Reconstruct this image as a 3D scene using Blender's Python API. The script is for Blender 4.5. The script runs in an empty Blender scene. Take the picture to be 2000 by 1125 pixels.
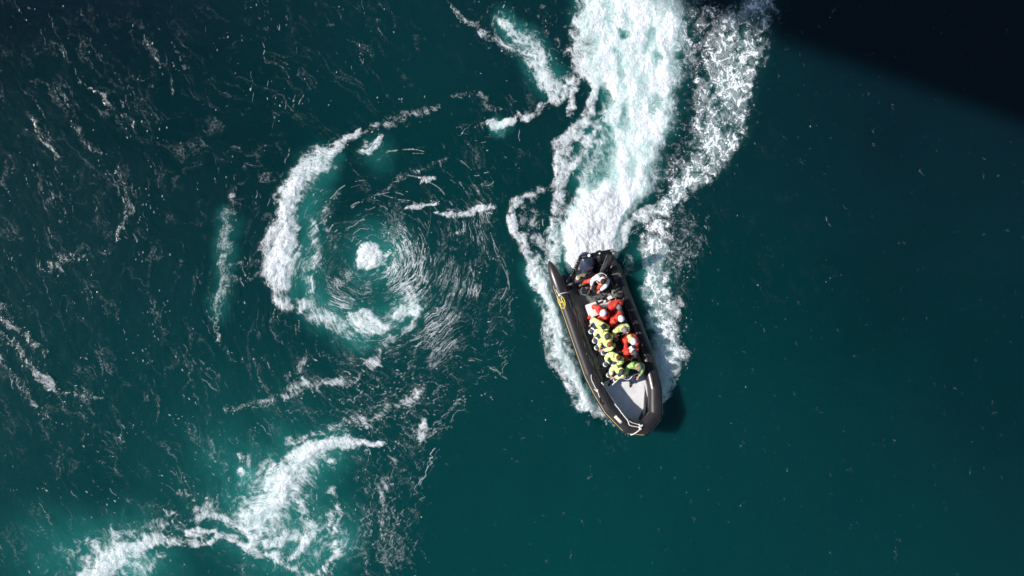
import bpy, bmesh, math, random
import numpy as np
from mathutils import Vector, Matrix, Euler

PI = math.pi
R_ = math.radians
random.seed(7)
scene = bpy.context.scene
COL = scene.collection

# ------------------------------------------------------------------ camera
CAM_D = 41.0                       # metres from the lens to the water
TILT = R_(5)
cam_d = bpy.data.cameras.new('camera'); cam = bpy.data.objects.new('camera', cam_d)
COL.objects.link(cam); scene.camera = cam
cam_d.sensor_width = 36; cam_d.lens = 18 / (22.222 / CAM_D)
cam_d.clip_end = 4000; cam_d.clip_start = 0.1
cam.location = (-CAM_D * math.sin(TILT), 0, CAM_D * math.cos(TILT))
cam.rotation_euler = (0, -TILT, 0)
CAM_M = Matrix.Translation(cam.location) @ Euler((0, -TILT, 0)).to_matrix().to_4x4()

# ------------------------------------------------------------------ daylight
SUN_EL = 38.0; SUN_AZ = 180.0 - 3.0      # the sun stands to the left (world -X)
world = bpy.data.worlds.new('World'); scene.world = world; world.use_nodes = True
wn = world.node_tree; wn.nodes.clear()
wo = wn.nodes.new('ShaderNodeOutputWorld'); wb = wn.nodes.new('ShaderNodeBackground')
sky = wn.nodes.new('ShaderNodeTexSky'); sky.sky_type = 'NISHITA'; sky.sun_disc = False
sky.sun_elevation = R_(SUN_EL); sky.sun_rotation = R_(90 - SUN_AZ)
sky.air_density = 1.0; sky.dust_density = 0.6
wb.inputs['Strength'].default_value = 0.07
wn.links.new(sky.outputs[0], wb.inputs[0]); wn.links.new(wb.outputs[0], wo.inputs[0])
sd = bpy.data.lights.new('sun', 'SUN'); so = bpy.data.objects.new('sun', sd); COL.objects.link(so)
sd.energy = 5.0; sd.angle = R_(1.0); sd.color = (1.0, 0.965, 0.925)
to_sun = Vector((math.cos(R_(SUN_AZ)) * math.cos(R_(SUN_EL)), math.sin(R_(SUN_AZ)) * math.cos(R_(SUN_EL)), math.sin(R_(SUN_EL))))
so.rotation_euler = to_sun.to_track_quat('Z', 'Y').to_euler(); so.location = (-60, 0, 60)
scene.view_settings.view_transform = 'Standard'; scene.view_settings.look = 'None'
scene.view_settings.exposure = 0.42; scene.view_settings.gamma = 1.0

# ------------------------------------------------------------------ measuring helpers
def ray(px, py):
    d = Vector(((px - 1000) / 45.0, (562.5 - py) / 45.0, -CAM_D))
    return cam.location.copy(), CAM_M.to_3x3() @ d
def W(px, py, z=0.0):                       # point of the level plane z that is seen there
    o, d = ray(px, py); t = (z - o.z) / d.z
    return o + d * t
HEEL, TRIM, HEAD = R_(-13), R_(3), R_(-160.2)
BO = W(1181.5, 668.5); BO.z = 0.10
BM = Matrix.Translation(BO) @ Matrix.Rotation(HEAD, 4, 'Z') @ Matrix.Rotation(TRIM, 4, 'X') @ Matrix.Rotation(HEEL, 4, 'Y')
BI = BM.inverted()
def L(px, py, h):                           # same, on a plane parallel to the boat's deck
    o, d = ray(px, py); ol = BI @ o; dl = BI.to_3x3() @ d
    t = (h - ol.z) / dl.z
    return ol + dl * t

# ------------------------------------------------------------------ materials
def mat(name, col, rough=0.6, metal=0.0, var=0.12, scale=6.0, bump=0.0, bscale=20.0, coat=0.0, spec=0.5, col2=None, trans=0.0, alpha=1.0):
    m = bpy.data.materials.new(name); m.use_nodes = True; nt = m.node_tree; N = nt.nodes; K = nt.links
    p = N['Principled BSDF']; p.inputs['Roughness'].default_value = rough; p.inputs['Metallic'].default_value = metal
    p.inputs['Specular IOR Level'].default_value = spec; p.inputs['Coat Weight'].default_value = coat
    p.inputs['Transmission Weight'].default_value = trans; p.inputs['Alpha'].default_value = alpha
    tc = N.new('ShaderNodeTexCoord'); n = N.new('ShaderNodeTexNoise'); n.inputs['Scale'].default_value = scale; n.inputs['Detail'].default_value = 6
    K.new(tc.outputs['Object'], n.inputs['Vector'])
    r = N.new('ShaderNodeValToRGB')
    c2 = col2 if col2 else tuple(c * (1 - var * 2) for c in col)
    c1 = col if col2 else tuple(min(1, c * (1 + var)) for c in col)
    r.color_ramp.elements[0].position = 0.35; r.color_ramp.elements[1].position = 0.68
    r.color_ramp.elements[0].color = (*c2, 1); r.color_ramp.elements[1].color = (*c1, 1)
    K.new(n.outputs['Fac'], r.inputs[0]); K.new(r.outputs[0], p.inputs['Base Color'])
    if bump > 0:
        n2 = N.new('ShaderNodeTexNoise'); n2.inputs['Scale'].default_value = bscale; n2.inputs['Detail'].default_value = 5
        b = N.new('ShaderNodeBump'); b.inputs['Strength'].default_value = 1.0; b.inputs['Distance'].default_value = bump
        K.new(tc.outputs['Object'], n2.inputs['Vector']); K.new(n2.outputs['Fac'], b.inputs['Height']); K.new(b.outputs[0], p.inputs['Normal'])
    return m
M = dict(
    hypalon=mat('charcoal_hypalon', (0.034, 0.030, 0.031), 0.33, var=0.16, scale=1.6, bump=0.004, bscale=3, spec=0.5, col2=(0.022, 0.019, 0.021)),
    seam=mat('black_seam_tape', (0.010, 0.010, 0.011), 0.6),
    hull=mat('dark_hull', (0.03, 0.03, 0.035), 0.4),
    deck=mat('grey_deck', (0.20, 0.19, 0.19), 0.75, scale=2.5, col2=(0.11, 0.105, 0.10), bump=0.003, bscale=40),
    tread=mat('olive_side_tread', (0.26, 0.25, 0.20), 0.7, scale=4, col2=(0.15, 0.14, 0.11)),
    bowdeck=mat('pale_bow_deck', (0.86, 0.83, 0.82), 0.6, scale=2.5, var=0.06, bump=0.002, bscale=30),
    white=mat('white_gelcoat', (0.78, 0.77, 0.75), 0.35, var=0.04),
    bench=mat('bench_cushion', (0.66, 0.65, 0.63), 0.6, var=0.08, bump=0.003),
    black=mat('black_paint', (0.012, 0.012, 0.014), 0.35),
    blackm=mat('matt_black', (0.018, 0.018, 0.02), 0.65),
    cowl=mat('blue_black_cowl', (0.035, 0.042, 0.075), 0.22, var=0.08, coat=0.5),
    steel=mat('stainless_steel', (0.62, 0.62, 0.60), 0.25, metal=0.9, var=0.05),
    tan=mat('tan_strake', (0.50, 0.40, 0.20), 0.6),
    yellow=mat('yellow_emblem', (0.72, 0.58, 0.06), 0.5, var=0.05),
    cream=mat('cream_patch', (0.66, 0.62, 0.50), 0.6, var=0.08, scale=30),
    rope=mat('white_rope', (0.74, 0.72, 0.66), 0.8, var=0.12, scale=60),
    tank=mat('olive_tank', (0.33, 0.30, 0.17), 0.55, col2=(0.20, 0.18, 0.10)),
    glass=mat('smoked_windscreen', (0.75, 0.75, 0.8), 0.08, trans=0.6, alpha=0.45, var=0.02),
    red=mat('red_suit', (0.66, 0.050, 0.030), 0.55, var=0.15, scale=9, bump=0.010, bscale=14),
    hivis=mat('yellow_jacket', (0.76, 0.84, 0.30), 0.6, var=0.10, scale=9, bump=0.010, bscale=14),
    navy=mat('navy_cloth', (0.030, 0.045, 0.095), 0.7, var=0.2, scale=9, bump=0.008, bscale=16),
    whitecloth=mat('white_cloth', (0.74, 0.77, 0.84), 0.7, var=0.07, scale=9, bump=0.008, bscale=14),
    green=mat('shaded_yellow_jacket', (0.33, 0.52, 0.16), 0.6, var=0.15, scale=9, bump=0.010, bscale=14),  # the yellow jacket's green tone in shade, put into the base colour
    band=mat('reflective_band', (0.80, 0.84, 0.66), 0.35, var=0.05),
    boot=mat('black_boot', (0.012, 0.012, 0.014), 0.5),
    skin=mat('skin', (0.55, 0.30, 0.21), 0.5, var=0.06),
    eye=mat('dark_eye', (0.02, 0.015, 0.012), 0.3),
    hair_black=mat('black_hair', (0.018, 0.014, 0.012), 0.55, var=0.3, scale=40),
    hair_brown=mat('brown_hair', (0.085, 0.040, 0.022), 0.5, var=0.3, scale=40),
    hair_ginger=mat('ginger_hair', (0.30, 0.085, 0.025), 0.5, var=0.3, scale=40),
    hat_white=mat('white_hat', (0.80, 0.80, 0.83), 0.5, var=0.05, bump=0.004),
    hat_grey=mat('grey_hat', (0.16, 0.15, 0.155), 0.8, var=0.12),
    hat_dark=mat('charcoal_hat', (0.055, 0.050, 0.055), 0.8, var=0.15),
    hat_purple=mat('mauve_hat', (0.22, 0.17, 0.21), 0.8, var=0.12),
    orange=mat('orange_strap', (0.80, 0.20, 0.04), 0.6),
    concrete=mat('bridge_concrete', (0.32, 0.31, 0.29), 0.85, scale=1.2, var=0.12),
)

# ------------------------------------------------------------------ object helpers
def link(name, me, m=None, parent=None):
    o = bpy.data.objects.new(name, me); COL.objects.link(o)
    if m is not None:
        for k in (m if isinstance(m, (list, tuple)) else [m]): me.materials.append(M[k] if isinstance(k, str) else k)
    if parent is not None: o.parent = parent
    return o
def obj(name, bm, m, parent=None, smooth=True, sharp=40):
    bmesh.ops.recalc_face_normals(bm, faces=bm.faces)
    me = bpy.data.meshes.new(name); bm.to_mesh(me); bm.free()
    for p in me.polygons: p.use_smooth = smooth
    o = link(name, me, m, parent)
    if smooth and sharp: me.set_sharp_from_angle(angle=R_(sharp))
    return o
def thing(name, label, cat, matrix, group=None):
    o = bpy.data.objects.new(name, None); COL.objects.link(o); o.empty_display_size = 0.3
    o.matrix_world = matrix; o['label'] = label; o['category'] = cat
    if group: o['group'] = group
    return o
def tag(o, label=None, cat=None, group=None, kind=None):
    for k, v in (('label', label), ('category', cat), ('group', group), ('kind', kind)):
        if v: o[k] = v
    return o
def add_box(bm, c, s, rot=None, bevel=0.0, seg=2):
    b2 = bmesh.new(); bmesh.ops.create_cube(b2, size=1)
    for v in b2.verts: v.co = Vector((v.co.x * s[0], v.co.y * s[1], v.co.z * s[2]))
    if bevel: bmesh.ops.bevel(b2, geom=b2.edges[:], offset=bevel, segments=seg, profile=0.6, affect='EDGES')
    if rot is not None:
        q = Euler(rot).to_matrix()
        for v in b2.verts: v.co = q @ v.co
    for v in b2.verts: v.co += Vector(c)
    merge(bm, b2)
def merge(bm, b2, mi=None):
    mp = {}
    for v in b2.verts: mp[v] = bm.verts.new(v.co)
    for f in b2.faces:
        try:
            g = bm.faces.new([mp[v] for v in f.verts]); g.smooth = True
            g.material_index = f.material_index if mi is None else mi
        except ValueError: pass
    b2.free()
def add_ell(bm, c, r, rot=None, u=20, v=12, cut=None, mi=0):
    b2 = bmesh.new(); bmesh.ops.create_uvsphere(b2, u_segments=u, v_segments=v, radius=1)
    if cut is not None:
        bmesh.ops.delete(b2, geom=[x for x in b2.verts if x.co.z < cut], context='VERTS')
    q = (rot if isinstance(rot, Matrix) else Euler(rot).to_matrix()) if rot is not None else Matrix.Identity(3)
    for x in b2.verts: x.co = q @ Vector((x.co.x * r[0], x.co.y * r[1], x.co.z * r[2])) + Vector(c)
    merge(bm, b2, mi)
def add_tube(bm, pts, r, n=8, up=None, close=False, cap=True):
    pts = [Vector(p) for p in pts]; k = len(pts)
    rs = r if isinstance(r, (list, tuple)) else [r] * k
    rings = []; ref = None
    for i, p in enumerate(pts):
        a = pts[(i - 1) % k] if (close or i > 0) else p; b = pts[(i + 1) % k] if (close or i < k - 1) else p
        d1 = (p - a).normalized() if (p - a).length > 1e-9 else None; d2 = (b - p).normalized() if (b - p).length > 1e-9 else None
        d = ((d1 or d2) + (d2 or d1)).normalized()
        mit = 1.0
        if d1 and d2: mit = 1.0 / max(0.5, d.dot(d2))
        if up is not None: s = d.cross(up).normalized(); w = s.cross(d).normalized()
        else:
            if ref is None: ref = Vector((0, 0, 1)) if abs(d.z) < 0.9 else Vector((1, 0, 0))
            s = d.cross(ref).normalized(); w = s.cross(d).normalized(); ref = w
        if mit > 1.0001 and d1 and d2:
            bd = (d2 - d1); bd = bd.normalized() if bd.length > 1e-6 else s
        ring = []
        for j in range(n):
            t = 2 * PI * j / n
            off = s * math.cos(t) * rs[i] + w * math.sin(t) * rs[i]
            if mit > 1.0001: off += bd * off.dot(bd) * (mit - 1)
            ring.append(bm.verts.new(p + off))
        rings.append(ring)
    m = k if close else k - 1
    for i in range(m):
        A, B = rings[i], rings[(i + 1) % k]
        for j in range(n):
            f = bm.faces.new((A[j], A[(j + 1) % n], B[(j + 1) % n], B[j])); f.smooth = True
    if cap and not close:
        bm.faces.new(rings[0][::-1]); bm.faces.new(rings[-1])
    return rings
def add_prism(bm, poly, z0, z1, mi=0):
    a = [bm.verts.new((*p, z0)) for p in poly]; b = [bm.verts.new((*p, z1)) for p in poly]; n = len(poly)
    fs = [bm.faces.new(a[::-1]), bm.faces.new(b)] + [bm.faces.new((a[i], a[(i + 1) % n], b[(i + 1) % n], b[i])) for i in range(n)]
    for f in fs: f.material_index = mi
def curve(pts, sub=6):                      # Catmull-Rom through the points
    P = [Vector(p) for p in pts]; P = [P[0] * 2 - P[1]] + P + [P[-1] * 2 - P[-2]]; out = []
    for i in range(1, len(P) - 2):
        for k in range(sub):
            t = k / sub
            out.append(0.5 * ((2 * P[i]) + (P[i + 1] - P[i - 1]) * t + (2 * P[i - 1] - 5 * P[i] + 4 * P[i + 1] - P[i + 2]) * t * t + (3 * P[i] - P[i - 1] - 3 * P[i + 1] + P[i + 2]) * t ** 3))
    out.append(P[-2]); return out

# ================================================================== WATER
def h2(ix, iy, seed):
    n = (ix.astype(np.int64) * 374761393 + iy.astype(np.int64) * 668265263 + seed * 1442695041) & 0xffffffff
    n = ((n ^ (n >> 13)) * 1274126177) & 0xffffffff
    return ((n ^ (n >> 16)) & 0xffffff) / float(0xffffff)
def gnoise(x, y, seed):
    ix = np.floor(x); iy = np.floor(y); fx = x - ix; fy = y - iy
    u = fx * fx * fx * (fx * (fx * 6 - 15) + 10); v = fy * fy * fy * (fy * (fy * 6 - 15) + 10)
    def g(dx, dy):
        a = h2(ix + dx, iy + dy, seed) * 2 * PI
        return np.cos(a) * (fx - dx) + np.sin(a) * (fy - dy)
    return ((g(0, 0) * (1 - u) + g(1, 0) * u) * (1 - v) + (g(0, 1) * (1 - u) + g(1, 1) * u) * v) * 1.5
def fbm(x, y, seed, octv=4, gain=0.5):
    s = 0; a = 1.0; t = 0
    for k in range(octv):
        s = s + a * gnoise(x * 2 ** k + 17.3 * k, y * 2 ** k - 9.1 * k, seed + k); t += a; a *= gain
    return s / t
def sst(e0, e1, x):
    t = np.clip((x - e0) / (e1 - e0), 0, 1); return t * t * (3 - 2 * t)

STEP = 0.042
xs_in = np.arange(-26, 28.0001, STEP); ys_in = np.arange(-16, 16.0001, STEP)
def ext(a):
    g = np.cumsum(0.6 * 1.32 ** np.arange(26))
    return np.concatenate([a[0] - g[::-1], a, a[-1] + g])
xs = ext(xs_in); ys = ext(ys_in)
X, Y = np.meshgrid(xs, ys); NX, NY = len(xs), len(ys)

# passive advection: every point is wound back round the eddies, and texture read there is sheared along the flow
EDDY = [((720, 497), 3.4, 3.2), ((505, 1010), 1.3, -2.2), ((655, 1065), 0.7, 2.6), ((732, 285), 0.6, -2.0),
        ((972, 238), 0.7, 2.0), ((470, 925), 0.55, 2.0), ((790, 590), 0.8, -1.5), ((985, 40), 0.7, 1.8), ((100, 757), 0.5, -1.8),
        ((1222, 70), 0.8, 1.6), ((330, 1000), 0.8, 1.8), ((610, 700), 0.8, 1.2)]
FX, FY = X.copy(), Y.copy()
for (pp, rad, amp) in EDDY[::-1]:
    c = W(*pp); dx, dy = FX - c.x, FY - c.y; r = np.sqrt(dx * dx + dy * dy)
    th = amp * np.exp(-(r / rad) ** 1.25)
    cs, sn = np.cos(th), np.sin(th)
    FX, FY = c.x + dx * cs - dy * sn, c.y + dx * sn + dy * cs
FX = FX + 0.55 * fbm(X * 0.45, Y * 0.45, 5); FY = FY + 0.55 * fbm(X * 0.45, Y * 0.45, 25)
# mild stretch of the whole current, falling towards the lower right
ca, sa = math.cos(R_(-58)), math.sin(R_(-58))
U = (FX * ca + FY * sa); V = (-FX * sa + FY * ca)
FU, FV = U * 0.42, V * 1.0

# warped position for foam outlines
wx = X + 0.42 * fbm(X * 0.55, Y * 0.55, 101, 3) + 0.16 * fbm(X * 2.1, Y * 2.1, 111, 3) + 0.07 * fbm(X * 7, Y * 7, 121, 2)
wy = Y + 0.42 * fbm(X * 0.55, Y * 0.55, 201, 3) + 0.16 * fbm(X * 2.1, Y * 2.1, 211, 3) + 0.07 * fbm(X * 7, Y * 7, 221, 2)
sx = X + 0.09 * fbm(X * 3.1, Y * 3.1, 131, 3); sy = Y + 0.09 * fbm(X * 3.1, Y * 3.1, 231, 3)

def stroke(F, pts, I, s0=None, s1=None, warp=True, mode='screen'):
    if s0 is None: s0, s1 = (0.1, 1.8) if F is D else (0.2, 1.4)
    P = []
    for p in pts:
        c = W(p[0], p[1]); P.append((c.x, c.y, p[2] / 45.0) + ((p[3],) if len(p) > 3 else (1.0,)))
    if F is D and I > 0 and warp and P[0][0] != 99 and not (len(P) > 6 and P[0][2] > 1.5):
        bundle(P, I)
        if I < .56: I *= .62 if max(p[2] for p in P) < .4 else .5
    mw = max(p[2] for p in P) * s1 + 0.8
    x0 = min(p[0] for p in P) - mw; x1 = max(p[0] for p in P) + mw; y0 = min(p[1] for p in P) - mw; y1 = max(p[1] for p in P) + mw
    i0, i1 = np.searchsorted(xs, (x0, x1)); j0, j1 = np.searchsorted(ys, (y0, y1))
    AX = (wx if warp else sx)[j0:j1, i0:i1]; AY = (wy if warp else sy)[j0:j1, i0:i1]
    best = np.zeros(AX.shape)
    if len(P) == 1: P = P * 2
    for a, b in zip(P[:-1], P[1:]):
        dx, dy = b[0] - a[0], b[1] - a[1]; q = dx * dx + dy * dy + 1e-12
        t = np.clip(((AX - a[0]) * dx + (AY - a[1]) * dy) / q, 0, 1)
        d = np.hypot(AX - a[0] - t * dx, AY - a[1] - t * dy)
        w = a[2] + (b[2] - a[2]) * t; k = a[3] + (b[3] - a[3]) * t
        best = np.maximum(best, k * (1 - sst(s0, s1, d / w)))
    S = F[j0:j1, i0:i1]; v = best * abs(I)
    if mode == 'screen' and I > 0: S[...] = 1 - (1 - S) * (1 - v)
    elif mode == 'max': S[...] = np.maximum(S, v)
    else: S[...] = np.clip(S - v, 0, 1)

# thin foam threads: short strands laid along the current
TH = np.zeros(X.shape); rg = np.random.default_rng(11)
IX0, IY0 = 26, 26                      # first fine column and row
def splat(px_, py_, val, F=None):
    F = TH if F is None else F
    gx = (px_ - xs_in[0]) / STEP + IX0; gy = (py_ - ys_in[0]) / STEP + IY0
    ix = np.floor(gx).astype(int); iy = np.floor(gy).astype(int); fx = gx - ix; fy = gy - iy
    ok = (ix > IX0) & (ix < NX - IX0 - 3) & (iy > IY0) & (iy < NY - IY0 - 3)
    ix, iy, fx, fy, val = ix[ok], iy[ok], fx[ok], fy[ok], val[ok]
    for dx, dy, w in ((0, 0, (1 - fx) * (1 - fy)), (1, 0, fx * (1 - fy)), (0, 1, (1 - fx) * fy), (1, 1, fx * fy)):
        np.maximum.at(F, (iy + dy, ix + dx), w ** .5 * val)
def current(x, y):                     # direction of the surface current
    vx = np.full(x.shape, .30); vy = np.full(x.shape, -.62)
    for pp, core, g in (((720, 497), .8, 5.2), ((505, 1010), .8, -1.8), ((655, 1065), .4, .7), ((972, 238), .4, -.7), ((100, 757), .4, .6), ((1000, 60), .5, .8)):
        c = W(*pp); dx, dy = x - c.x, y - c.y; r2 = dx * dx + dy * dy + core * core; k = g * np.exp(-r2 / 90)
        vx = vx - k * dy / r2; vy = vy + k * dx / r2
    vx = vx + .25 * fbm(x * .35, y * .35, 801, 2); vy = vy + .25 * fbm(x * .35, y * .35, 811, 2)
    m = np.hypot(vx, vy) + 1e-6; return vx / m, vy / m
def drift(n, mask, lmin, lmax, vmin, vmax, clump=1.0, gap=.35, seed=0):
    # strands that follow the current, started where mask() is high
    x = rg.uniform(xs_in[0], xs_in[-1], n * 12); y = rg.uniform(ys_in[0], ys_in[-1], n * 12)
    i = np.searchsorted(xs, x); j = np.searchsorted(ys, y); p = mask[j, i] * (1 - clump + clump * 2.4 * sst(.0, .42, fbm(x * .55, y * .55, 901 + seed, 4, .6)))
    k = np.nonzero(rg.uniform(0, 1, len(x)) < p)[0][:n]; x, y = x[k], y[k]; n = len(x)
    ln = rg.uniform(lmin, lmax, n) ** 1.0; v = vmin + (vmax - vmin) * rg.uniform(0, 1, n) ** 2.2; st = .03; ph = rg.uniform(0, 6, n)
    for s in range(int(lmax / st) + 1):
        live = s * st < ln
        if not live.any(): break
        dash = fbm(x * 5, y * 5, 77, 2) > (gap - .5)
        e = np.clip(np.minimum(s * st, ln - s * st) / (ln * .3 + 1e-6) + .5, 0, 1)
        m = live & dash; splat(x[m], y[m], (v * e)[m])
        vx, vy = current(x, y); wob = .35 * np.sin(s * .35 + ph); x = x + st * (vx - vy * wob); y = y + st * (vy + vx * wob)
def bundle(P, I, spread=1.0, dens=1.0):
    # strands laid side by side along a foam line; P in metres (x, y, halfwidth, strength)
    A = np.array([p[:2] for p in P]); w_ = np.array([p[2] for p in P]); k_ = np.array([p[3] for p in P])
    seg = np.hypot(*(A[1:] - A[:-1]).T); cum_ = np.concatenate([[0], np.cumsum(seg)]); Lt = cum_[-1]
    if Lt < .05: return
    n = int(Lt * w_.mean() / (.55 * .085) * I * dens) + 2
    ln = rg.uniform(.18, .9, n); s0 = rg.uniform(-.15, Lt, n); off = rg.normal(0, .62, n) * spread; drf = rg.normal(0, .22, n); v = rg.uniform(.50, 1.1, n) * (1.15 - .28 * np.abs(off)); ph = rg.uniform(0, 6, n); st = .03
    tx = np.gradient(A[:, 0], cum_); ty = np.gradient(A[:, 1], cum_); m = np.hypot(tx, ty); tx, ty = tx / m, ty / m
    for s in range(int(.9 / st) + 1):
        live = (s * st < ln)
        if not live.any(): break
        q = np.clip(s0 + s * st, 0, Lt); cx, cy = np.interp(q, cum_, A[:, 0]), np.interp(q, cum_, A[:, 1]); w = np.interp(q, cum_, w_); k = np.interp(q, cum_, k_)
        nx, ny = -np.interp(q, cum_, ty), np.interp(q, cum_, tx); o = (off + drf * (s * st / .5) + .22 * np.sin(s * .5 + ph)) * w + .03 * np.sin(s * .9 + 2 * ph)
        x, y = cx + nx * o, cy + ny * o; x = x - .30 * fbm(x * 1.1, y * 1.1, 701, 2) ; y = y - .30 * fbm(x * 1.1, y * 1.1, 711, 2)
        val = v * k * (.45 + .55 * I); splat(x[live], y[live], val[live])

D = np.zeros(X.shape)       # foam cover
SO = np.zeros(X.shape)      # thick, solid foam
LC = np.zeros(X.shape)      # lacy, cell-like foam
AE = np.zeros(X.shape)      # water full of bubbles: pale green
SP = np.zeros(X.shape)      # fine flecks carried by the current
CH = np.zeros(X.shape)      # churned wake (soft white)

# --- whirl
stroke(D, [(720, 497, 24)], 1.0, 0.55, 1.25, warp=False)
stroke(D, [(690, 505, 4), (700, 522, 5), (722, 526, 5), (745, 512, 5), (752, 492, 4)], .5)
arc = [(700, 264, 5, .5), (680, 268, 9, .7), (655, 285, 12, .8), (622, 300, 18, .9), (592, 335, 20), (570, 370, 20), (553, 410, 20), (541, 450, 24), (540, 475, 30), (552, 500, 34), (548, 535, 26), (543, 570, 15, .8), (556, 598, 12, .6)]
stroke(D, [(p[0], p[1], p[2] * .86) + p[3:] for p in arc], .92)
stroke(D, [(535, 440, 6), (531, 480, 8), (530, 520, 8), (533, 560, 7)], .6)
stroke(D, [(570, 590, 13, .8), (600, 610, 14), (640, 628, 14), (680, 640, 14)], .42)
stroke(D, [(600, 545, 10), (603, 570, 9), (590, 600, 9)], .45)
stroke(D, [(690, 620, 8), (712, 632, 14), (735, 642, 15), (750, 640, 10)], .75)
stroke(D, [(770, 612, 8), (785, 602, 13), (800, 600, 13), (803, 580, 9), (803, 560, 6)], .62)
stroke(D, [(815, 600, 6), (812, 622, 8), (790, 650, 8), (770, 665, 8), (745, 700, 8), (715, 735, 7), (690, 752, 8), (640, 745, 9), (590, 750, 9), (550, 780, 7)], .40)
stroke(D, [(740, 700, 26), (650, 735, 28), (570, 760, 24)], .20); stroke(D, [(965, 620, 16), (930, 700, 20), (870, 775, 24), (800, 830, 28), (780, 900, 20)], .15); stroke(D, [(880, 620, 20), (840, 700, 26), (770, 760, 30), (690, 810, 30)], .16)
stroke(D, [(700, 264, 6), (750, 247, 9), (790, 225, 9), (815, 215, 12), (850, 205, 8)], .36)
stroke(D, [(760, 240, 24), (820, 220, 22)], .18)
stroke(D, [(712, 298, 6), (725, 290, 10), (740, 280, 7), (742, 270, 5)], .78)
stroke(D, [(795, 408, 4), (820, 402, 5), (850, 396, 4)], .62)
stroke(D, [(855, 420, 3), (880, 420, 6), (915, 418, 8), (960, 408, 5)], .66)
stroke(D, [(820, 352, 4), (843, 347, 4)], .6)
stroke(D, [(735, 375, 7), (775, 350, 8), (830, 330, 6), (870, 305, 5)], .26)
stroke(D, [(640, 440, 8), (650, 470, 8), (635, 420, 7), (655, 380, 6)], .30)
stroke(D, [(608, 430, 9), (618, 470, 12), (615, 520, 12)], .36)
cw0 = W(720, 497)
for k in range(300):
    if k < 240: r0 = rg.uniform(.9, 6.3); a0 = rg.normal(-8, 40); ln_ = rg.uniform(.3, 2.6) * (.6 + r0 / 8); v_ = .36 + .42 * rg.uniform() ** 2.0
    else: r0 = rg.uniform(.75, 3.4); a0 = rg.uniform(60, 320); ln_ = rg.uniform(.3, 1.8); v_ = rg.uniform(.38, .8)
    n_ = int(ln_ / .03); th_ = R_(a0) + np.arange(n_) * .03 / r0; rr_ = r0 * np.exp(-.16 * (th_ - th_[0]) + (.02 if k % 3 else .05) * np.sin(th_ * 9 + k)) + .16 * fbm(th_ * 3 + k, th_ * 0 + r0, 61, 2)
    x_, y_ = cw0.x + rr_ * np.cos(th_) * 1.04, cw0.y + rr_ * np.sin(th_) * .98
    g_ = (fbm(x_ * 3.2, y_ * 3.2, 63, 3) > -.12) & (fbm(x_ * .6, y_ * .6, 64, 2) > -.12); splat(x_[g_], y_[g_], np.full(g_.sum(), v_))
stroke(SO, [(720, 497, 23)], .9, .5, 1.2, warp=False); stroke(SO, [(585, 345, 12), (556, 410, 12), (545, 460, 16), (552, 500, 24), (545, 535, 16)], .42, .2, 1.5)
stroke(SO, [(628, 876, 8), (598, 890, 12), (575, 910, 13), (556, 945, 14), (535, 978, 13), (505, 1003, 11)], .50, .2, 1.6); stroke(SO, [(200, 1110, 12), (235, 1085, 10)], .3, .2, 1.6)
stroke(SO, [(1170, 400, 40), (1158, 460, 50), (1150, 520, 44)], .55, .3, 1.3)
stroke(AE, [(640, 300, 30), (610, 350, 44), (592, 420, 48), (590, 490, 52), (590, 560, 40), (630, 610, 40), (720, 650, 42), (790, 600, 36)], .50, 0, 1.5)
stroke(AE, [(740, 300, 34)], .30, 0, 1.5); stroke(AE, [(720, 497, 60)], .55, 0, 1.6); stroke(AE, [(740, 570, 120)], .14, 0, 1.6)
# --- upper eddies beside the wake
stroke(D, [(955, 236, 5), (965, 243, 8), (985, 243, 8), (1010, 232, 6), (1040, 215, 7), (1065, 205, 7), (1085, 190, 8), (1105, 160, 10), (1130, 140, 10)], .60, 0, 2.2)
stroke(D, [(975, 250, 14)], .5); stroke(AE, [(975, 250, 22)], .8, 0, 1.5)
stroke(D, [(880, 5, 4), (905, 40, 6), (945, 65, 8), (985, 90, 9), (1020, 115, 8), (1045, 145, 8), (1065, 180, 8)], .47)
stroke(D, [(985, 38, 9, 1), (1000, 60, 8, .7), (1020, 90, 9, .6), (1050, 115, 13, 1), (1060, 140, 15), (1072, 170, 14), (1090, 175, 12)], .62)
stroke(D, [(960, 20, 60), (1040, 90, 50)], .16); stroke(D, [(1080, 30, 40), (1100, 90, 30)], .2)
stroke(D, [(885, 185, 8), (930, 190, 9), (960, 205, 9), (975, 222, 6)], .30); stroke(D, [(960, 235, 3), (930, 240, 5), (900, 255, 5)], .25)
stroke(AE, [(990, 45, 26), (1030, 95, 34), (1075, 155, 40)], .50, 0, 1.5)
# --- left side
stroke(D, [(462, 368, 7, .7), (458, 395, 9, .9), (447, 430, 10), (440, 470, 12), (437, 510, 10), (443, 540, 10), (436, 575, 11), (425, 610, 10), (422, 640, 7), (440, 672, 6), (460, 695, 6, .7), (500, 700, 6, .5)], 0.37)
stroke(D, [(450, 515, 4), (490, 515, 5), (525, 512, 4)], 0.30); stroke(D, [(450, 545, 5), (490, 543, 6), (525, 535, 4)], 0.30)
stroke(AE, [(447, 420, 22), (440, 510, 26), (430, 610, 24)], .28, 0, 1.5)
stroke(D, [(178, 172, 3), (205, 192, 5), (225, 212, 5), (262, 240, 3)], 0.30); stroke(D, [(293, 78, 4), (312, 110, 5), (328, 135, 5), (338, 175, 3)], 0.28)
stroke(D, [(228, 335, 5), (247, 365, 5), (250, 400, 5), (243, 435, 6), (233, 470, 5)], 0.28)
stroke(D, [(85, 518, 8, .6), (115, 512, 14), (150, 507, 8, .7), (210, 495, 6, .5)], 0.34)
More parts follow.
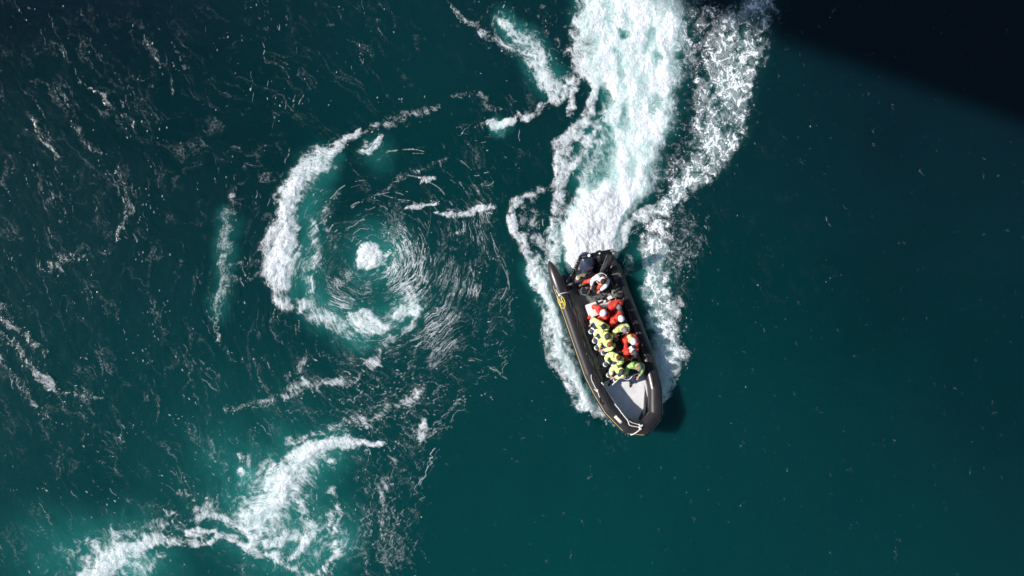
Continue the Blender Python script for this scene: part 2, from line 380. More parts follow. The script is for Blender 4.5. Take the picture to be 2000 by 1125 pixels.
stroke(D, [(0, 640, 8), (35, 675, 9), (60, 705, 9), (85, 740, 8), (105, 770, 7)], 0.30); stroke(D, [(0, 600, 8), (15, 615, 8), (60, 665, 8), (95, 690, 8)], 0.27)
stroke(D, [(85, 735, 5), (105, 755, 6), (95, 765, 5), (70, 735, 5)], 0.47); stroke(D, [(105, 775, 5), (150, 780, 6), (200, 778, 5)], 0.28)
stroke(D, [(0, 690, 10), (40, 760, 10), (75, 800, 10), (100, 825, 7)], 0.20)
stroke(D, [(150, 240, 6), (175, 290, 7), (200, 300, 6)], 0.21); stroke(D, [(60, 215, 5), (95, 270, 6), (115, 310, 5)], 0.20)
stroke(D, [(210, 120, 20), (290, 170, 34)], 0.10); stroke(D, [(110, 270, 60)], 0.11)
# --- lower swirl
stroke(D, [(752, 866, 5, .7), (715, 868, 7, .8), (690, 866, 8, .9), (655, 862, 10), (628, 875, 14), (600, 886, 18), (578, 905, 20), (560, 940, 21), (540, 972, 20), (510, 998, 18), (490, 1015, 18, .9), (478, 1030, 14, .8)], .88)
stroke(D, [(615, 885, 34), (560, 940, 50), (500, 1010, 46)], .34)
stroke(D, [(635, 880, 4), (640, 905, 5), (652, 905, 5)], .5)
stroke(D, [(540, 900, 6), (528, 935, 8), (520, 970, 8)], .45); stroke(D, [(560, 860, 6), (590, 850, 8), (640, 835, 8), (700, 822, 8), (735, 835, 6), (720, 818, 6), (780, 800, 8), (830, 760, 7)], .42)
stroke(D, [(700, 822, 30), (790, 790, 34), (850, 730, 28)], .18)
stroke(D, [(825, 828, 6), (830, 845, 8), (826, 860, 6)], .62); stroke(D, [(605, 700, 10), (560, 730, 10)], .3)
stroke(D, [(535, 780, 7), (520, 788, 6), (450, 800, 6), (440, 795, 5)], .42)
stroke(D, [(475, 1035, 8), (500, 1060, 7), (480, 1075, 5)], .6); stroke(D, [(520, 1060, 6), (560, 1040, 8), (600, 1060, 7), (600, 1020, 7), (590, 980, 7)], .52)
stroke(D, [(640, 1000, 6), (632, 1020, 7), (610, 1035, 7), (600, 1060, 7), (580, 1080, 7)], .50); stroke(D, [(650, 950, 7, .8), (655, 975, 8), (662, 1000, 6), (650, 1035, 5, .6)], .50)
stroke(D, [(655, 1055, 4), (650, 1070, 6), (662, 1085, 6), (655, 1105, 7), (630, 1115, 7), (600, 1120, 6)], .55); stroke(D, [(530, 1075, 6), (560, 1090, 7), (585, 1115, 7)], .45)
stroke(D, [(560, 1000, 80), (620, 1060, 70)], .17)
stroke(D, [(180, 1125, 16), (205, 1105, 18), (235, 1085, 15), (270, 1068, 10, .8), (310, 1055, 9, .7), (345, 1052, 8, .8), (385, 1060, 6, .6)], .66)
stroke(D, [(160, 1090, 22), (230, 1055, 26), (300, 1040, 24), (370, 1015, 24), (410, 985, 16)], .36)
stroke(D, [(320, 1030, 6), (335, 1015, 6), (325, 1000, 5), (345, 1000, 5)], .55); stroke(D, [(370, 1035, 6), (395, 1045, 7), (400, 1058, 6), (425, 1055, 6), (420, 1040, 5), (385, 1028, 5)], .58)
stroke(D, [(430, 1050, 7), (460, 1065, 8), (500, 1078, 8), (540, 1075, 7)], .50); stroke(D, [(360, 960, 7), (380, 985, 8), (400, 1000, 8), (440, 1010, 8), (455, 1030, 8)], .36)
stroke(D, [(210, 1110, 40), (280, 1110, 34)], .30); stroke(D, [(465, 888, 8), (480, 905, 7)], .4)
stroke(D, [(470, 923, 8)], .62, 0, 1.4, warp=False)
stroke(AE, [(640, 880, 50), (570, 930, 80), (520, 1010, 100), (600, 1060, 100)], .58, 0, 1.5); stroke(AE, [(240, 1105, 100)], .62, 0, 1.5); stroke(AE, [(110, 1085, 90)], .34, 0, 1.6)
stroke(AE, [(590, 900, 24), (550, 960, 30), (500, 1020, 30)], .55, 0, 1.5); stroke(AE, [(470, 925, 22)], .7, 0, 1.4); stroke(AE, [(450, 900, 60)], .22, 0, 1.5); stroke(AE, [(500, 960, 190)], .20, 0, 1.6)
stroke(AE, [(260, 1105, 40)], .5, 0, 1.5); stroke(AE, [(655, 1065, 40)], .4, 0, 1.4)
# --- boat wake
main = [(1240, -60, 100), (1238, 0, 104), (1240, 60, 104), (1243, 130, 94), (1254, 190, 76), (1246, 240, 68), (1234, 290, 64), (1212, 350, 60), (1182, 400, 58), (1160, 450, 54), (1155, 500, 46)]
stroke(CH, main, 1.0, 0.70, 1.12)
stroke(D, main, .80, 0.65, 1.15)
stroke(CH, [(1165, 410, 54), (1155, 470, 54), (1150, 520, 44)], 1, .7, 1.2); stroke(D, [(1170, 410, 60), (1157, 470, 56), (1148, 520, 46)], .95, .6, 1.2)
stroke(D, [(1300, 70, 40), (1290, 130, 42), (1270, 200, 40), (1245, 270, 36), (1240, 340, 24), (1225, 400, 20)], .55)
stroke(D, [(1150, 60, 22), (1145, 100, 24), (1155, 130, 20)], .7)
for pts, I in (([(1182, 265, 22), (1180, 300, 30), (1168, 335, 30), (1156, 370, 20)], .72), ([(1270, 60, 12), (1262, 100, 10)], .4), ([(1230, 210, 10), (1215, 250, 14)], .35), ([(1290, 200, 14), (1275, 240, 10)], .35), ([(1222, 68, 13)], .85), ([(1285, 120, 16)], .5), ([(1180, 180, 14), (1200, 200, 10)], .4),
               ([(1205, 110, 10), (1220, 140, 12)], .35), ([(1130, 260, 12), (1150, 230, 14), (1165, 190, 10)], .5), ([(1125, 300, 8), (1122, 350, 9), (1112, 400, 8), (1106, 440, 6)], .12), ([(1240, 300, 14), (1225, 340, 12)], .25)):
    stroke(D, pts, -I, 0.2, 1.3, mode='sub')
stroke(D, [(1165, 220, 22), (1160, 290, 30), (1145, 360, 30), (1120, 430, 16)], .46, 0, 1.5); stroke(AE, [(1160, 260, 40), (1150, 340, 46)], .5, 0, 1.5)
stroke(D, [(1135, 120, 10), (1160, 150, 9), (1160, 190, 8), (1140, 230, 9), (1115, 265, 11), (1100, 290, 14), (1096, 330, 13), (1092, 380, 11), (1088, 430, 11), (1083, 470, 10), (1078, 505, 8)], .74, 0, 2.1)
stroke(D, [(1128, 150, 6), (1115, 190, 7), (1110, 225, 7)], .6); stroke(D, [(1152, 260, 6), (1135, 290, 9), (1120, 330, 8)], .5)
stroke(D, [(1090, 352, 6), (1060, 362, 7), (1030, 378, 7), (1008, 393, 7)], .48, 0, 2)
stroke(D, [(1010, 390, 8, .7), (1004, 412, 8), (1008, 440, 8, .8), (1017, 470, 9, .8), (1030, 500, 11), (1045, 525, 12), (1058, 550, 14), (1075, 580, 15), (1085, 615, 15), (1098, 650, 15), (1112, 690, 14), (1122, 730, 13), (1142, 770, 13), (1168, 800, 10), (1195, 825, 7, .7), (1225, 845, 5, .5)], .80, 0, 1.9)
stroke(D, [(1035, 410, 30), (1050, 470, 32), (1068, 520, 22)], .44); stroke(D, [(1048, 585, 4), (1060, 620, 6), (1068, 660, 8), (1080, 710, 9), (1110, 755, 9)], .52); stroke(D, [(1075, 640, 14), (1095, 720, 16)], .36)
stroke(D, [(1105, 745, 14), (1130, 780, 16), (1170, 805, 12)], .5)
stroke(CH, [(1060, 550, 10), (1090, 640, 12), (1120, 735, 12), (1160, 795, 8)], .8, .5, 1.3)
lace = [(1492, -40, 40), (1482, 20, 46, .8), (1455, 70, 48, .9), (1430, 130, 52), (1420, 190, 50), (1408, 245, 46), (1392, 300, 40), (1355, 350, 26), (1310, 390, 18), (1265, 420, 14), (1235, 450, 12), (1212, 480, 8)]
stroke(D, lace, .56, .3, 1.45); stroke(D, [(1385, 20, 40), (1375, 110, 40), (1365, 200, 38), (1345, 280, 34), (1300, 340, 26)], .34, 0, 1.5); stroke(LC, [(p[0] - 30, p[1], p[2] * 2.2) for p in lace[:8]], 1, .7, 1.4)
stroke(D, [(1480, 70, 10), (1468, 140, 11), (1448, 200, 11), (1440, 255, 11), (1415, 305, 11), (1385, 345, 12), (1345, 375, 11), (1300, 395, 10), (1262, 415, 10), (1228, 460, 9), (1210, 478, 5)], .50)
stroke(D, [(1345, 80, 8), (1355, 130, 7), (1362, 170, 7), (1375, 220, 7), (1362, 260, 5)], .38); stroke(D, [(1360, 0, 30), (1400, 60, 34), (1380, 110, 24)], .42); stroke(LC, [(1370, -20, 60), (1400, 100, 60)], 1)
stroke(D, [(1330, 330, 26), (1290, 360, 22)], .34)
stroke(D, [(1285, 450, 22), (1275, 500, 26), (1278, 550, 26), (1290, 600, 24), (1297, 650, 24), (1300, 700, 22), (1306, 750, 18), (1300, 778, 8, .6)], .74, .4, 1.4)
stroke(LC, [(1300, 430, 60), (1280, 520, 60), (1285, 600, 40), (1320, 700, 20)], .9); stroke(D, [(1325, 420, 46), (1335, 480, 36), (1310, 560, 34), (1320, 640, 26), (1325, 700, 20)], .42)
stroke(D, [(1330, 590, 8), (1315, 640, 10), (1328, 690, 10), (1318, 730, 9)], .45); stroke(D, [(1225, 500, 7), (1220, 530, 6)], .4)
stroke(CH, [(1270, 640, 14), (1288, 700, 16), (1298, 750, 12)], .8, .4, 1.3)
stroke(AE, main, .95, .3, 1.35); stroke(AE, [(1270, 520, 44), (1275, 600, 34), (1298, 700, 28), (1300, 760, 18)], .48, 0, 1.5); stroke(AE, [(1095, 470, 26), (1085, 540, 24)], .4, 0, 1.5)
stroke(AE, [(1040, 520, 26), (1090, 650, 30), (1150, 780, 22)], .34, 0, 1.5); stroke(AE, lace, .22, 0, 1.6)
stroke(D, [(1640, 10, 6), (1620, 40, 5), (1600, 55, 4)], .22)

# --- flecks: where the current is rough
stroke(SP, [(60, 100, 150), (90, 350, 200), (60, 700, 220), (200, 900, 200), (120, 1100, 160)], .48, 0, 1.5)
stroke(SP, [(260, 200, 190), (330, 480, 230), (300, 760, 240)], .46, 0, 1.5); stroke(SP, [(450, 80, 170), (700, 90, 140)], .45, 0, 1.4)
stroke(SP, [(560, 300, 150), (500, 520, 170), (560, 760, 190), (480, 900, 160)], .62, 0, 1.5); stroke(SP, [(720, 520, 220), (860, 560, 150), (800, 700, 150)], .80, .2, 1.25)
stroke(SP, [(960, 300, 60), (1010, 120, 90)], .5, 0, 1.4); stroke(SP, [(760, 830, 90), (740, 960, 90), (745, 1100, 76)], .95, .2, 1.2); stroke(SP, [(690, 1125, 60), (560, 1090, 110)], .7, 0, 1.4)
stroke(SP, [(1330, 450, 60), (1320, 620, 40)], .5, 0, 1.3); stroke(SP, [(1250, 400, 400)], .10, 0, 1.5); stroke(SP, [(1210, 840, 50)], .30, 0, 1.4)
SP = SP * (0.45 + 0.75 * sst(-.18, .30, fbm(FU * 0.9, FV * 0.75, 71, 3)))
SP[...] = np.clip(SP, 0, 1)
# the strip of streaks at (700-800, 880-1125)
stroke(D, [(715, 880, 12), (712, 960, 20), (720, 1040, 16), (725, 1125, 12)], .20); stroke(D, [(760, 900, 16), (765, 980, 20), (775, 1060, 18), (770, 1125, 16)], .22)
stroke(D, [(745, 940, 7), (750, 1000, 8), (745, 1060, 8), (755, 1125, 7)], .28)

dx_, dy_ = X - cw0.x, Y - cw0.y; rw = np.hypot(dx_ / 1.04, dy_ / .98) + 1e-3; tw = np.arctan2(dy_, dx_)
t2 = tw + 1.0 * np.log(rw + .5) + .12 * fbm(X * .8, Y * .8, 851, 2); rj = rw + .30 * fbm(X * .5, Y * .5, 861, 3)
SPX, SPY, SPZ = np.cos(t2) * 1.05, np.sin(t2) * 1.05, rj * 3.2
ang_ = np.degrees(tw)
RG = sst(.7, 1.1, rw) * (1 - .26 * sst(2.2, 4.5, rw)) * (1 - sst(4.2, 7.6, rw + .9 * fbm(X * .4, Y * .4, 881, 2))) * np.clip(.36 * np.exp(-((ang_ + 62) / 32) ** 2) * sst(3, 4.5, rw) + .95 * np.exp(-((ang_ + 12) / 62) ** 2) + .45 * np.exp(-((np.abs(ang_) - 150) / 60) ** 2) * (1 - sst(2.6, 3.6, rw)) + .35 * np.exp(-((ang_ + 100) / 40) ** 2), 0, 1)
RG = RG * (.55 + .9 * sst(-.25, .35, fbm(X * .5, Y * .5, 871, 3)))
free = 1 - sst(.25, .7, D)
left = SP * free
drift(4200, left, .03, .12, .40, .95, clump=1.0, gap=.0, seed=0)       # flecks
drift(1300, left, .15, 1.1, .40, .75, clump=1.0, gap=.40, seed=3)       # strands
drift(500, left * sst(-8, -16, X), .4, 2.2, .42, .66, clump=1.0, gap=.40, seed=3)
pt_ = np.zeros(X.shape); stroke(pt_, [(740, 880, 70), (735, 960, 80), (745, 1040, 70), (740, 1125, 66)], 1, .3, 1.2); drift(420, pt_, .1, .8, .35, 1.0, clump=.8, gap=.42, seed=5); drift(500, pt_, .03, .1, .4, 1.0, clump=.7, gap=0, seed=5)
pt_[:] = 0; stroke(pt_, [(820, 560, 90), (880, 640, 80), (830, 740, 80)], 1, .3, 1.2); stroke(pt_, [(960, 640, 30), (900, 740, 50), (800, 830, 50)], 1, .3, 1.2); stroke(pt_, [(700, 720, 40), (600, 780, 50)], 1, .3, 1.2); drift(700, pt_, .1, 1.2, .4, .85, clump=.9, gap=.38, seed=6)
pt_[:] = 0; stroke(pt_, [(1320, 430, 60), (1330, 520, 40), (1320, 700, 30)], 1, .2, 1.2); drift(420, pt_, .03, .18, .3, .9, clump=.6, gap=0, seed=7)
drift(130, np.ones(X.shape) * sst(0, 4, X), .02, .04, .2, .6, clump=.2, gap=0, seed=8)
for cv, I_, dn_ in (([(985, 560, 10), (975, 640, 14), (945, 700, 16), (905, 760, 16), (850, 810, 14), (800, 850, 12)], .42, 2.2), ([(905, 560, 12), (900, 640, 14), (860, 710, 18), (800, 780, 18), (720, 820, 16), (640, 845, 12)], .42, 2.2),
                    ([(850, 600, 12), (820, 680, 14), (770, 740, 16), (700, 790, 14), (610, 800, 12), (530, 790, 10)], .40, 2.2), ([(560, 620, 12), (600, 680, 14), (660, 710, 12), (740, 690, 10)], .34, 2.0), ([(840, 800, 10), (800, 900, 14), (780, 1000, 14), (775, 1110, 14)], .42, 2.2), ([(720, 880, 10), (735, 980, 14), (725, 1100, 12)], .42, 2.2)):
    for o_ in (-16, 10, 30):
        Pc = [W(p[0] + o_, p[1] + o_ * .3) for p in cv]; bundle([(q.x, q.y, p[2] / 45.0, rg.uniform(.6, 1)) for q, p in zip(Pc, cv)], I_, 1.0, dn_)
edge_ = sst(.03, .2, D) * (1 - sst(.3, .6, D)); drift(5200, edge_, .03, .10, .40, 1.0, clump=.5, gap=0, seed=9); drift(1100, edge_, .1, .4, .40, .9, clump=.6, gap=.4, seed=10)
pt_[:] = 0; stroke(pt_, [(1050, 600, 20), (1070, 680, 24), (1105, 750, 20)], 1, .3, 1.2); stroke(pt_, [(1030, 430, 30), (1050, 480, 26)], 1, .3, 1.2); drift(420, pt_, .03, .4, .4, .9, clump=.3, gap=.3, seed=12)
pt_[:] = 0; stroke(pt_, [(1195, 838, 16), (1230, 858, 18), (1275, 862, 14), (1310, 820, 20)], 1, .2, 1.3); drift(90, pt_, .03, .08, .4, .8, clump=.2, gap=0, seed=13)
# uneven along its length: thick here, torn open there
D = np.clip(D * (1 + (1 - CH) * (0.6 * fbm(wx * 0.8, wy * 0.8, 501, 3) + 0.7 * fbm(FU * 1.6, FV * 2.4, 511, 3) + 1.0 * fbm(wx * 2.6, wy * 2.6, 521, 3))), 0, 1)
D = D + SO
TH = np.clip(TH, 0, 1)

# --- water colour: greener lower down, darker rightwards, vignetting painted in at upper left
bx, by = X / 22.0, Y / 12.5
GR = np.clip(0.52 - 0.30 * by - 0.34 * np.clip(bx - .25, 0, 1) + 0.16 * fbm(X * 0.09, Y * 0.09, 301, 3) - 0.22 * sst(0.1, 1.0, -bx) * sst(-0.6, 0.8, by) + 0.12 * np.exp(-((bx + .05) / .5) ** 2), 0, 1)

# --- relief
Z = 0.05 * fbm(X * 0.25, Y * 0.25, 401, 3) + 0.012 * fbm(X * 1.1, Y * 1.1, 411, 3)
ne = fbm(X * 2.0, Y * 2.0, 421, 4); nf = fbm(FU * 2.6, FV * 2.6, 431, 3)
Z = Z + D * (0.04 + 0.05 * ne) + CH * D * (0.08 + 0.13 * fbm(X * 1.1, Y * 1.1, 441, 4, .6)) + SP * 0.018 * nf
for (pp, rad, dep) in (((720, 497), 1.1, .30), ((720, 497), 4.5, .25), ((975, 245), .5, .08), ((470, 925), .35, .08), ((655, 1065), .4, .07)):
    c = W(*pp); Z = Z - dep * np.exp(-((X - c.x) ** 2 + (Y - c.y) ** 2) / rad ** 2)
# calm, low water under the boat
Bi = BI.to_3x3(); bo = BI @ Vector((0, 0, 0))
lx = Bi[0][0] * X + Bi[0][1] * Y + bo.x; ly = Bi[1][0] * X + Bi[1][1] * Y + bo.y
under = (1 - sst(1.0, 1.6, np.abs(lx))) * (1 - sst(2.4, 4.0, ly)) * sst(-3.6, -2.9, ly)
Z = Z * (1 - under) - 0.22 * under
edge = np.minimum.reduce([sst(-27, -24, X), 1 - sst(26, 29, X), sst(-17, -15, Y), 1 - sst(15, 17, Y)])
Z = Z * (0.1 + 0.9 * edge)

me = bpy.data.meshes.new('water')
co = np.stack([X, Y, Z], -1).reshape(-1, 3).astype(np.float32)
idx = np.arange(NX * NY).reshape(NY, NX)
q = np.stack([idx[:-1, :-1], idx[:-1, 1:], idx[1:, 1:], idx[1:, :-1]], -1).reshape(-1, 4).astype(np.int32)
me.vertices.add(len(co)); me.vertices.foreach_set('co', co.ravel())
me.loops.add(q.size); me.loops.foreach_set('vertex_index', q.ravel())
me.polygons.add(len(q)); me.polygons.foreach_set('loop_start', np.arange(0, q.size, 4, dtype=np.int32))
me.polygons.foreach_set('use_smooth', np.ones(len(q), dtype=bool))
me.update(calc_edges=True)
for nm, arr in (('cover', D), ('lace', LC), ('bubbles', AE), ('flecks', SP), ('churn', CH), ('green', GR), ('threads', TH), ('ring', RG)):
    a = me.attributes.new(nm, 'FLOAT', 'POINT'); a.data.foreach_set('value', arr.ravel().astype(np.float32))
a = me.attributes.new('spiral', 'FLOAT_VECTOR', 'POINT'); a.data.foreach_set('vector', np.stack([SPX, SPY, SPZ], -1).ravel().astype(np.float32))
a = me.attributes.new('flow', 'FLOAT_VECTOR', 'POINT'); a.data.foreach_set('vector', np.stack([FU, FV, np.zeros_like(FU)], -1).ravel().astype(np.float32))

def water_material():
    m = bpy.data.materials.new('sea_water'); m.use_nodes = True; nt = m.node_tree; N = nt.nodes; K = nt.links
    P = N['Principled BSDF']
    def att(n, o='Fac'):
        a = N.new('ShaderNodeAttribute'); a.attribute_name = n; return a.outputs[o]
    def mth(op, a, b=None, c=None, clamp=False):
        x = N.new('ShaderNodeMath'); x.operation = op; x.use_clamp = clamp
        for i, v in enumerate((a, b, c)):
            if v is None: continue
            if isinstance(v, (int, float)): x.inputs[i].default_value = v
            else: K.new(v, x.inputs[i])
        return x.outputs[0]
    def vec(op, a, b):
        x = N.new('ShaderNodeVectorMath'); x.operation = op
        for i, v in enumerate((a, b)):
            if isinstance(v, tuple): x.inputs[i].default_value = v
            else: K.new(v, x.inputs[i])
        return x.outputs[0]
    def noise(v, s, det=5, rough=.55, dist=0.0, off=(0, 0, 0), out='Fac'):
        x = N.new('ShaderNodeTexNoise'); x.inputs['Scale'].default_value = s; x.inputs['Detail'].default_value = det
        x.inputs['Roughness'].default_value = rough; x.inputs['Distortion'].default_value = dist
        K.new(vec('ADD', v, off), x.inputs['Vector']); return x.outputs[out]
    def ramp(v, a, b, c=0.0, d=1.0):
        x = N.new('ShaderNodeMapRange'); x.interpolation_type = 'SMOOTHSTEP'
        K.new(v, x.inputs[0])
        for i, t in enumerate((a, b, c, d)): x.inputs[i + 1].default_value = t
        return x.outputs[0]
    def mixf(f, a, b):
        x = N.new('ShaderNodeMix'); x.data_type = 'FLOAT'
        for i, t in ((0, f), (2, a), (3, b)):
            if isinstance(t, (int, float)): x.inputs[i].default_value = t
            else: K.new(t, x.inputs[i])
        return x.outputs[0]
    def mixc(f, a, b):
        x = N.new('ShaderNodeMix'); x.data_type = 'RGBA'
        for i, t in ((0, f), (6, a), (7, b)):
            if isinstance(t, float): x.inputs[i].default_value = t
            elif isinstance(t, tuple): x.inputs[i].default_value = (*t, 1)
            else: K.new(t, x.inputs[i])
        return x.outputs[2]
    flow = att('flow', 'Vector'); pos = N.new('ShaderNodeTexCoord').outputs['Object']
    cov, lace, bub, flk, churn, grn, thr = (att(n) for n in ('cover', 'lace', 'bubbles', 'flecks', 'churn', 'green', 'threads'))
    # filaments: ridges of noise read in the current's own coordinates, bent a little
    bend = noise(pos, 1.7, 3, .5, 0, (3, 1, 0), 'Color')
    fw = vec('ADD', flow, vec('MULTIPLY', vec('SUBTRACT', bend, (.5, .5, .5)), (.5, .5, 0)))
    pw = vec('ADD', pos, vec('MULTIPLY', vec('SUBTRACT', bend, (.5, .5, .5)), (.9, .9, 0)))
    def ridge(v, s, det, rough, off, k):
        n = noise(v, s, det, rough, 0.25, off)
        r = mth('SUBTRACT', 1.0, mth('MULTIPLY', mth('ABSOLUTE', mth('SUBTRACT', n, .5)), k), clamp=True)
        return mth('POWER', r, 2.0)
    fil = mth('MAXIMUM', ridge(fw, 1.5, 6, .62, (0, 0, 0), 9.0), mth('MULTIPLY', ridge(fw, 3.6, 5, .6, (7, 3, 0), 8.0), .85))
    fil2 = ridge(pw, 2.6, 6, .62, (2, 9, 0), 8.0)
    fil = mth('MAXIMUM', fil, mth('MULTIPLY', fil2, .8))
    cloud = noise(fw, 4.5, 8, .72, .4, (1, 5, 0))
    grain = noise(pos, 9.0, 6, .7, .6, (4, 4, 0))
    cloud = noise(pw, 2.6, 6, .70, .35, (1, 5, 0))
    cloudf = mixf(lace, noise(fw, 4.0, 6, .68, .3, (1, 9, 0)), cloud)
    cl = mth('ADD', mth('MULTIPLY', cloud, .55), mth('MULTIPLY', cloudf, .45))
    gr = mth('MULTIPLY', mth('SUBTRACT', grain, .5), .75)
    fr = ridge(pw, 4.6, 5, .62, (6, 1, 0), 5.0)
    gr = mth('ADD', gr, mth('MULTIPLY', mth('SUBTRACT', fr, .55), .55))
    body = ramp(mth('ADD', cov, mth('ADD', mth('MULTIPLY', mth('SUBTRACT', cl, .5), 2.3), gr)), .55, 1.35)
    wisp = mth('MULTIPLY', fil, ramp(mth('ADD', mth('ADD', cov, mth('MULTIPLY', bub, .26)), mth('MULTIPLY', mth('SUBTRACT', cl, .5), 1.8)), .16, .62))
    # lace: walls between cells
    vo = N.new('ShaderNodeTexVoronoi'); vo.feature = 'DISTANCE_TO_EDGE'; vo.inputs['Scale'].default_value = 2.5; K.new(vec('ADD', vec('MULTIPLY', pw, (1.15, .72, 1)), vec('MULTIPLY', vec('SUBTRACT', noise(pos, 4.5, 4, .6, 0, (0, 0, 0), 'Color'), (.5, .5, .5)), (.5, .5, 0))), vo.inputs['Vector'])
    vo2 = N.new('ShaderNodeTexVoronoi'); vo2.feature = 'DISTANCE_TO_EDGE'; vo2.inputs['Scale'].default_value = 5.6; K.new(pw, vo2.inputs['Vector'])
    cells = mth('MAXIMUM', ramp(vo.outputs['Distance'], .02, .22, 1, 0), mth('MULTIPLY', ramp(vo2.outputs['Distance'], .0, .18, 1, 0), .62))
    lf = ramp(mth('ADD', mth('MULTIPLY', cells, .80), mth('ADD', mth('MULTIPLY', mth('SUBTRACT', cl, .5), 1.1), mth('ADD', gr, mth('MULTIPLY', mth('SUBTRACT', cov, .62), .9)))), .54, .84)
    lf = mth('MULTIPLY', lf, ramp(cov, .08, .35))
    foam = mixf(lace, mth('MAXIMUM', body, mth('MULTIPLY', wisp, .88)), mth('MAXIMUM', lf, mth('MULTIPLY', wisp, .35)))
    # hairlines winding round the whirl
    spv = vec('ADD', att('spiral', 'Vector'), vec('MULTIPLY', vec('SUBTRACT', bend, (.5, .5, .5)), (.4, .4, .8))); ring = att('ring')
    hair = mth('MAXIMUM', ridge(spv, 1.0, 5, .62, (0, 0, 0), 27.0), mth('MULTIPLY', ridge(spv, 1.9, 4, .6, (9, 4, 0), 22.0), .6))
    hair = mth('MULTIPLY', hair, ramp(mth('ADD', ring, mth('ADD', mth('MULTIPLY', mth('SUBTRACT', cloud, .5), 1.6), mth('MULTIPLY', mth('SUBTRACT', grain, .5), .8))), .42, 1.1))
    hair = mth('MULTIPLY', hair, ramp(ring, .02, .2))
    # flecks
    fl = noise(vec('MULTIPLY', fw, (1.0, 1.6, 1)), 10.5, 3, .6, .3, (8, 2, 0))
    clump = noise(fw, 1.3, 4, .6, 0, (12, 7, 0))
    flt = mth('ADD', fl, mth('ADD', mth('MULTIPLY', mth('SUBTRACT', clump, .5), .42), mth('MULTIPLY', mth('SUBTRACT', flk, 1.0), .20)))
    fleck = mth('MULTIPLY', ramp(flt, .655, .735), ramp(flk, .05, .35))
    lone = noise(pos, 6.5, 1, .5, 0, (31, 7, 0)); fleck2 = ramp(lone, .80, .83)
    thin = mth('MULTIPLY', ridge(fw, 1.15, 5, .6, (20, 11, 0), 22.0), mth('MULTIPLY', ramp(clump, .46, .64), ramp(grain, .40, .62)))
    fleck = mth('MAXIMUM', fleck, mth('MULTIPLY', thin, mth('MULTIPLY', flk, 1.15)))
    fleck = mth('MULTIPLY', fleck, .42)
    strand = mth('MULTIPLY', ramp(thr, .30, 1.0), ramp(grain, .30, .55, .45, 1.0))
    # churned wake: soft clouds of white and green
    pws = vec('MULTIPLY', pw, (1.8, .55, 1))
    soft = noise(pws, .85, 6, .64, .6, (5, 5, 0)); veins = ridge(pws, 1.6, 6, .62, (15, 2, 0), 9.0)
    dens = ramp(mth('ADD', cov, mth('ADD', mth('MULTIPLY', mth('MULTIPLY', mth('SUBTRACT', soft, .5), 3.2), mth('SUBTRACT', 1.35, cov)), mth('ADD', mth('MULTIPLY', veins, .26), mth('MULTIPLY', gr, .5)))), .45, 1.10)
    cw = mth('MULTIPLY', churn, dens)
    white = mth('MAXIMUM', mth('MULTIPLY', foam, mixf(churn, .93, .55)), cw)
    white = mth('MAXIMUM', mth('MAXIMUM', white, mth('MAXIMUM', mth('MULTIPLY', hair, .66), mth('MULTIPLY', strand, .72))), mth('MULTIPLY', fleck, .55), clamp=True)
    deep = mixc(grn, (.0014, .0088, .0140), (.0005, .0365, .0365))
    an = mth('MULTIPLY', bub, ramp(noise(fw, 1.1, 5, .6, .3, (3, 3, 0)), .15, .75, .55, 1.2), clamp=True)
    mid = mixc(mth('MULTIPLY', an, 1.0, clamp=True), deep, (.020, .190, .170))
    halo = mth('MULTIPLY', ramp(cov, .2, .9), mth('MULTIPLY', an, .55))
    mid2 = mixc(halo, mid, (.30, .58, .52))
    mid2 = mixc(mth('MULTIPLY', churn, ramp(mth('ADD', cov, mth('MULTIPLY', mth('SUBTRACT', soft, .5), 1.4)),   .25, .95, 0, .72)), mid2, (.42, .70, .66))
    col = mixc(white, mid2, (.86, .89, .93))
    K.new(col, P.inputs['Base Color'])
    P.inputs['IOR'].default_value = 1.33
    P.subsurface_method = 'BURLEY'; P.inputs['Subsurface Radius'].default_value = (.5, 1.0, 1.0); P.inputs['Subsurface Scale'].default_value = 1.1
    K.new(mixf(white, .9, 0.0), P.inputs['Subsurface Weight'])
    K.new(mixf(white, .16, .75), P.inputs['Roughness'])
    K.new(mixf(white, .5, .15), P.inputs['Specular IOR Level'])
    # ripples and foam relief
    rip = mth('ADD', mth('MULTIPLY', noise(fw, 5.0, 4, .6, .2, (2, 2, 0)), mth('ADD', mth('MULTIPLY', flk, .024), .004)), mth('MULTIPLY', noise(pos, 3.0, 4, .55), .009))
    hgt = mth('ADD', rip, mth('ADD', mth('MULTIPLY', mth('MULTIPLY', cov, grain), .10), mth('MULTIPLY', mth('MULTIPLY', churn, mth('ADD', soft, mth('MULTIPLY', grain, .25))), .16)))
    b = N.new('ShaderNodeBump'); b.inputs['Strength'].default_value = 1.0; b.inputs['Distance'].default_value = 1.0
    K.new(hgt, b.inputs['Height']); K.new(b.outputs[0], P.inputs['Normal'])
    return m
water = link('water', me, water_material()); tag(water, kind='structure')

# ================================================================== BOAT
boat = thing('inflatable_boat', 'long charcoal inflatable boat carrying thirteen people, turning with a white wake behind it', 'boat', BM)
TR = 0.295
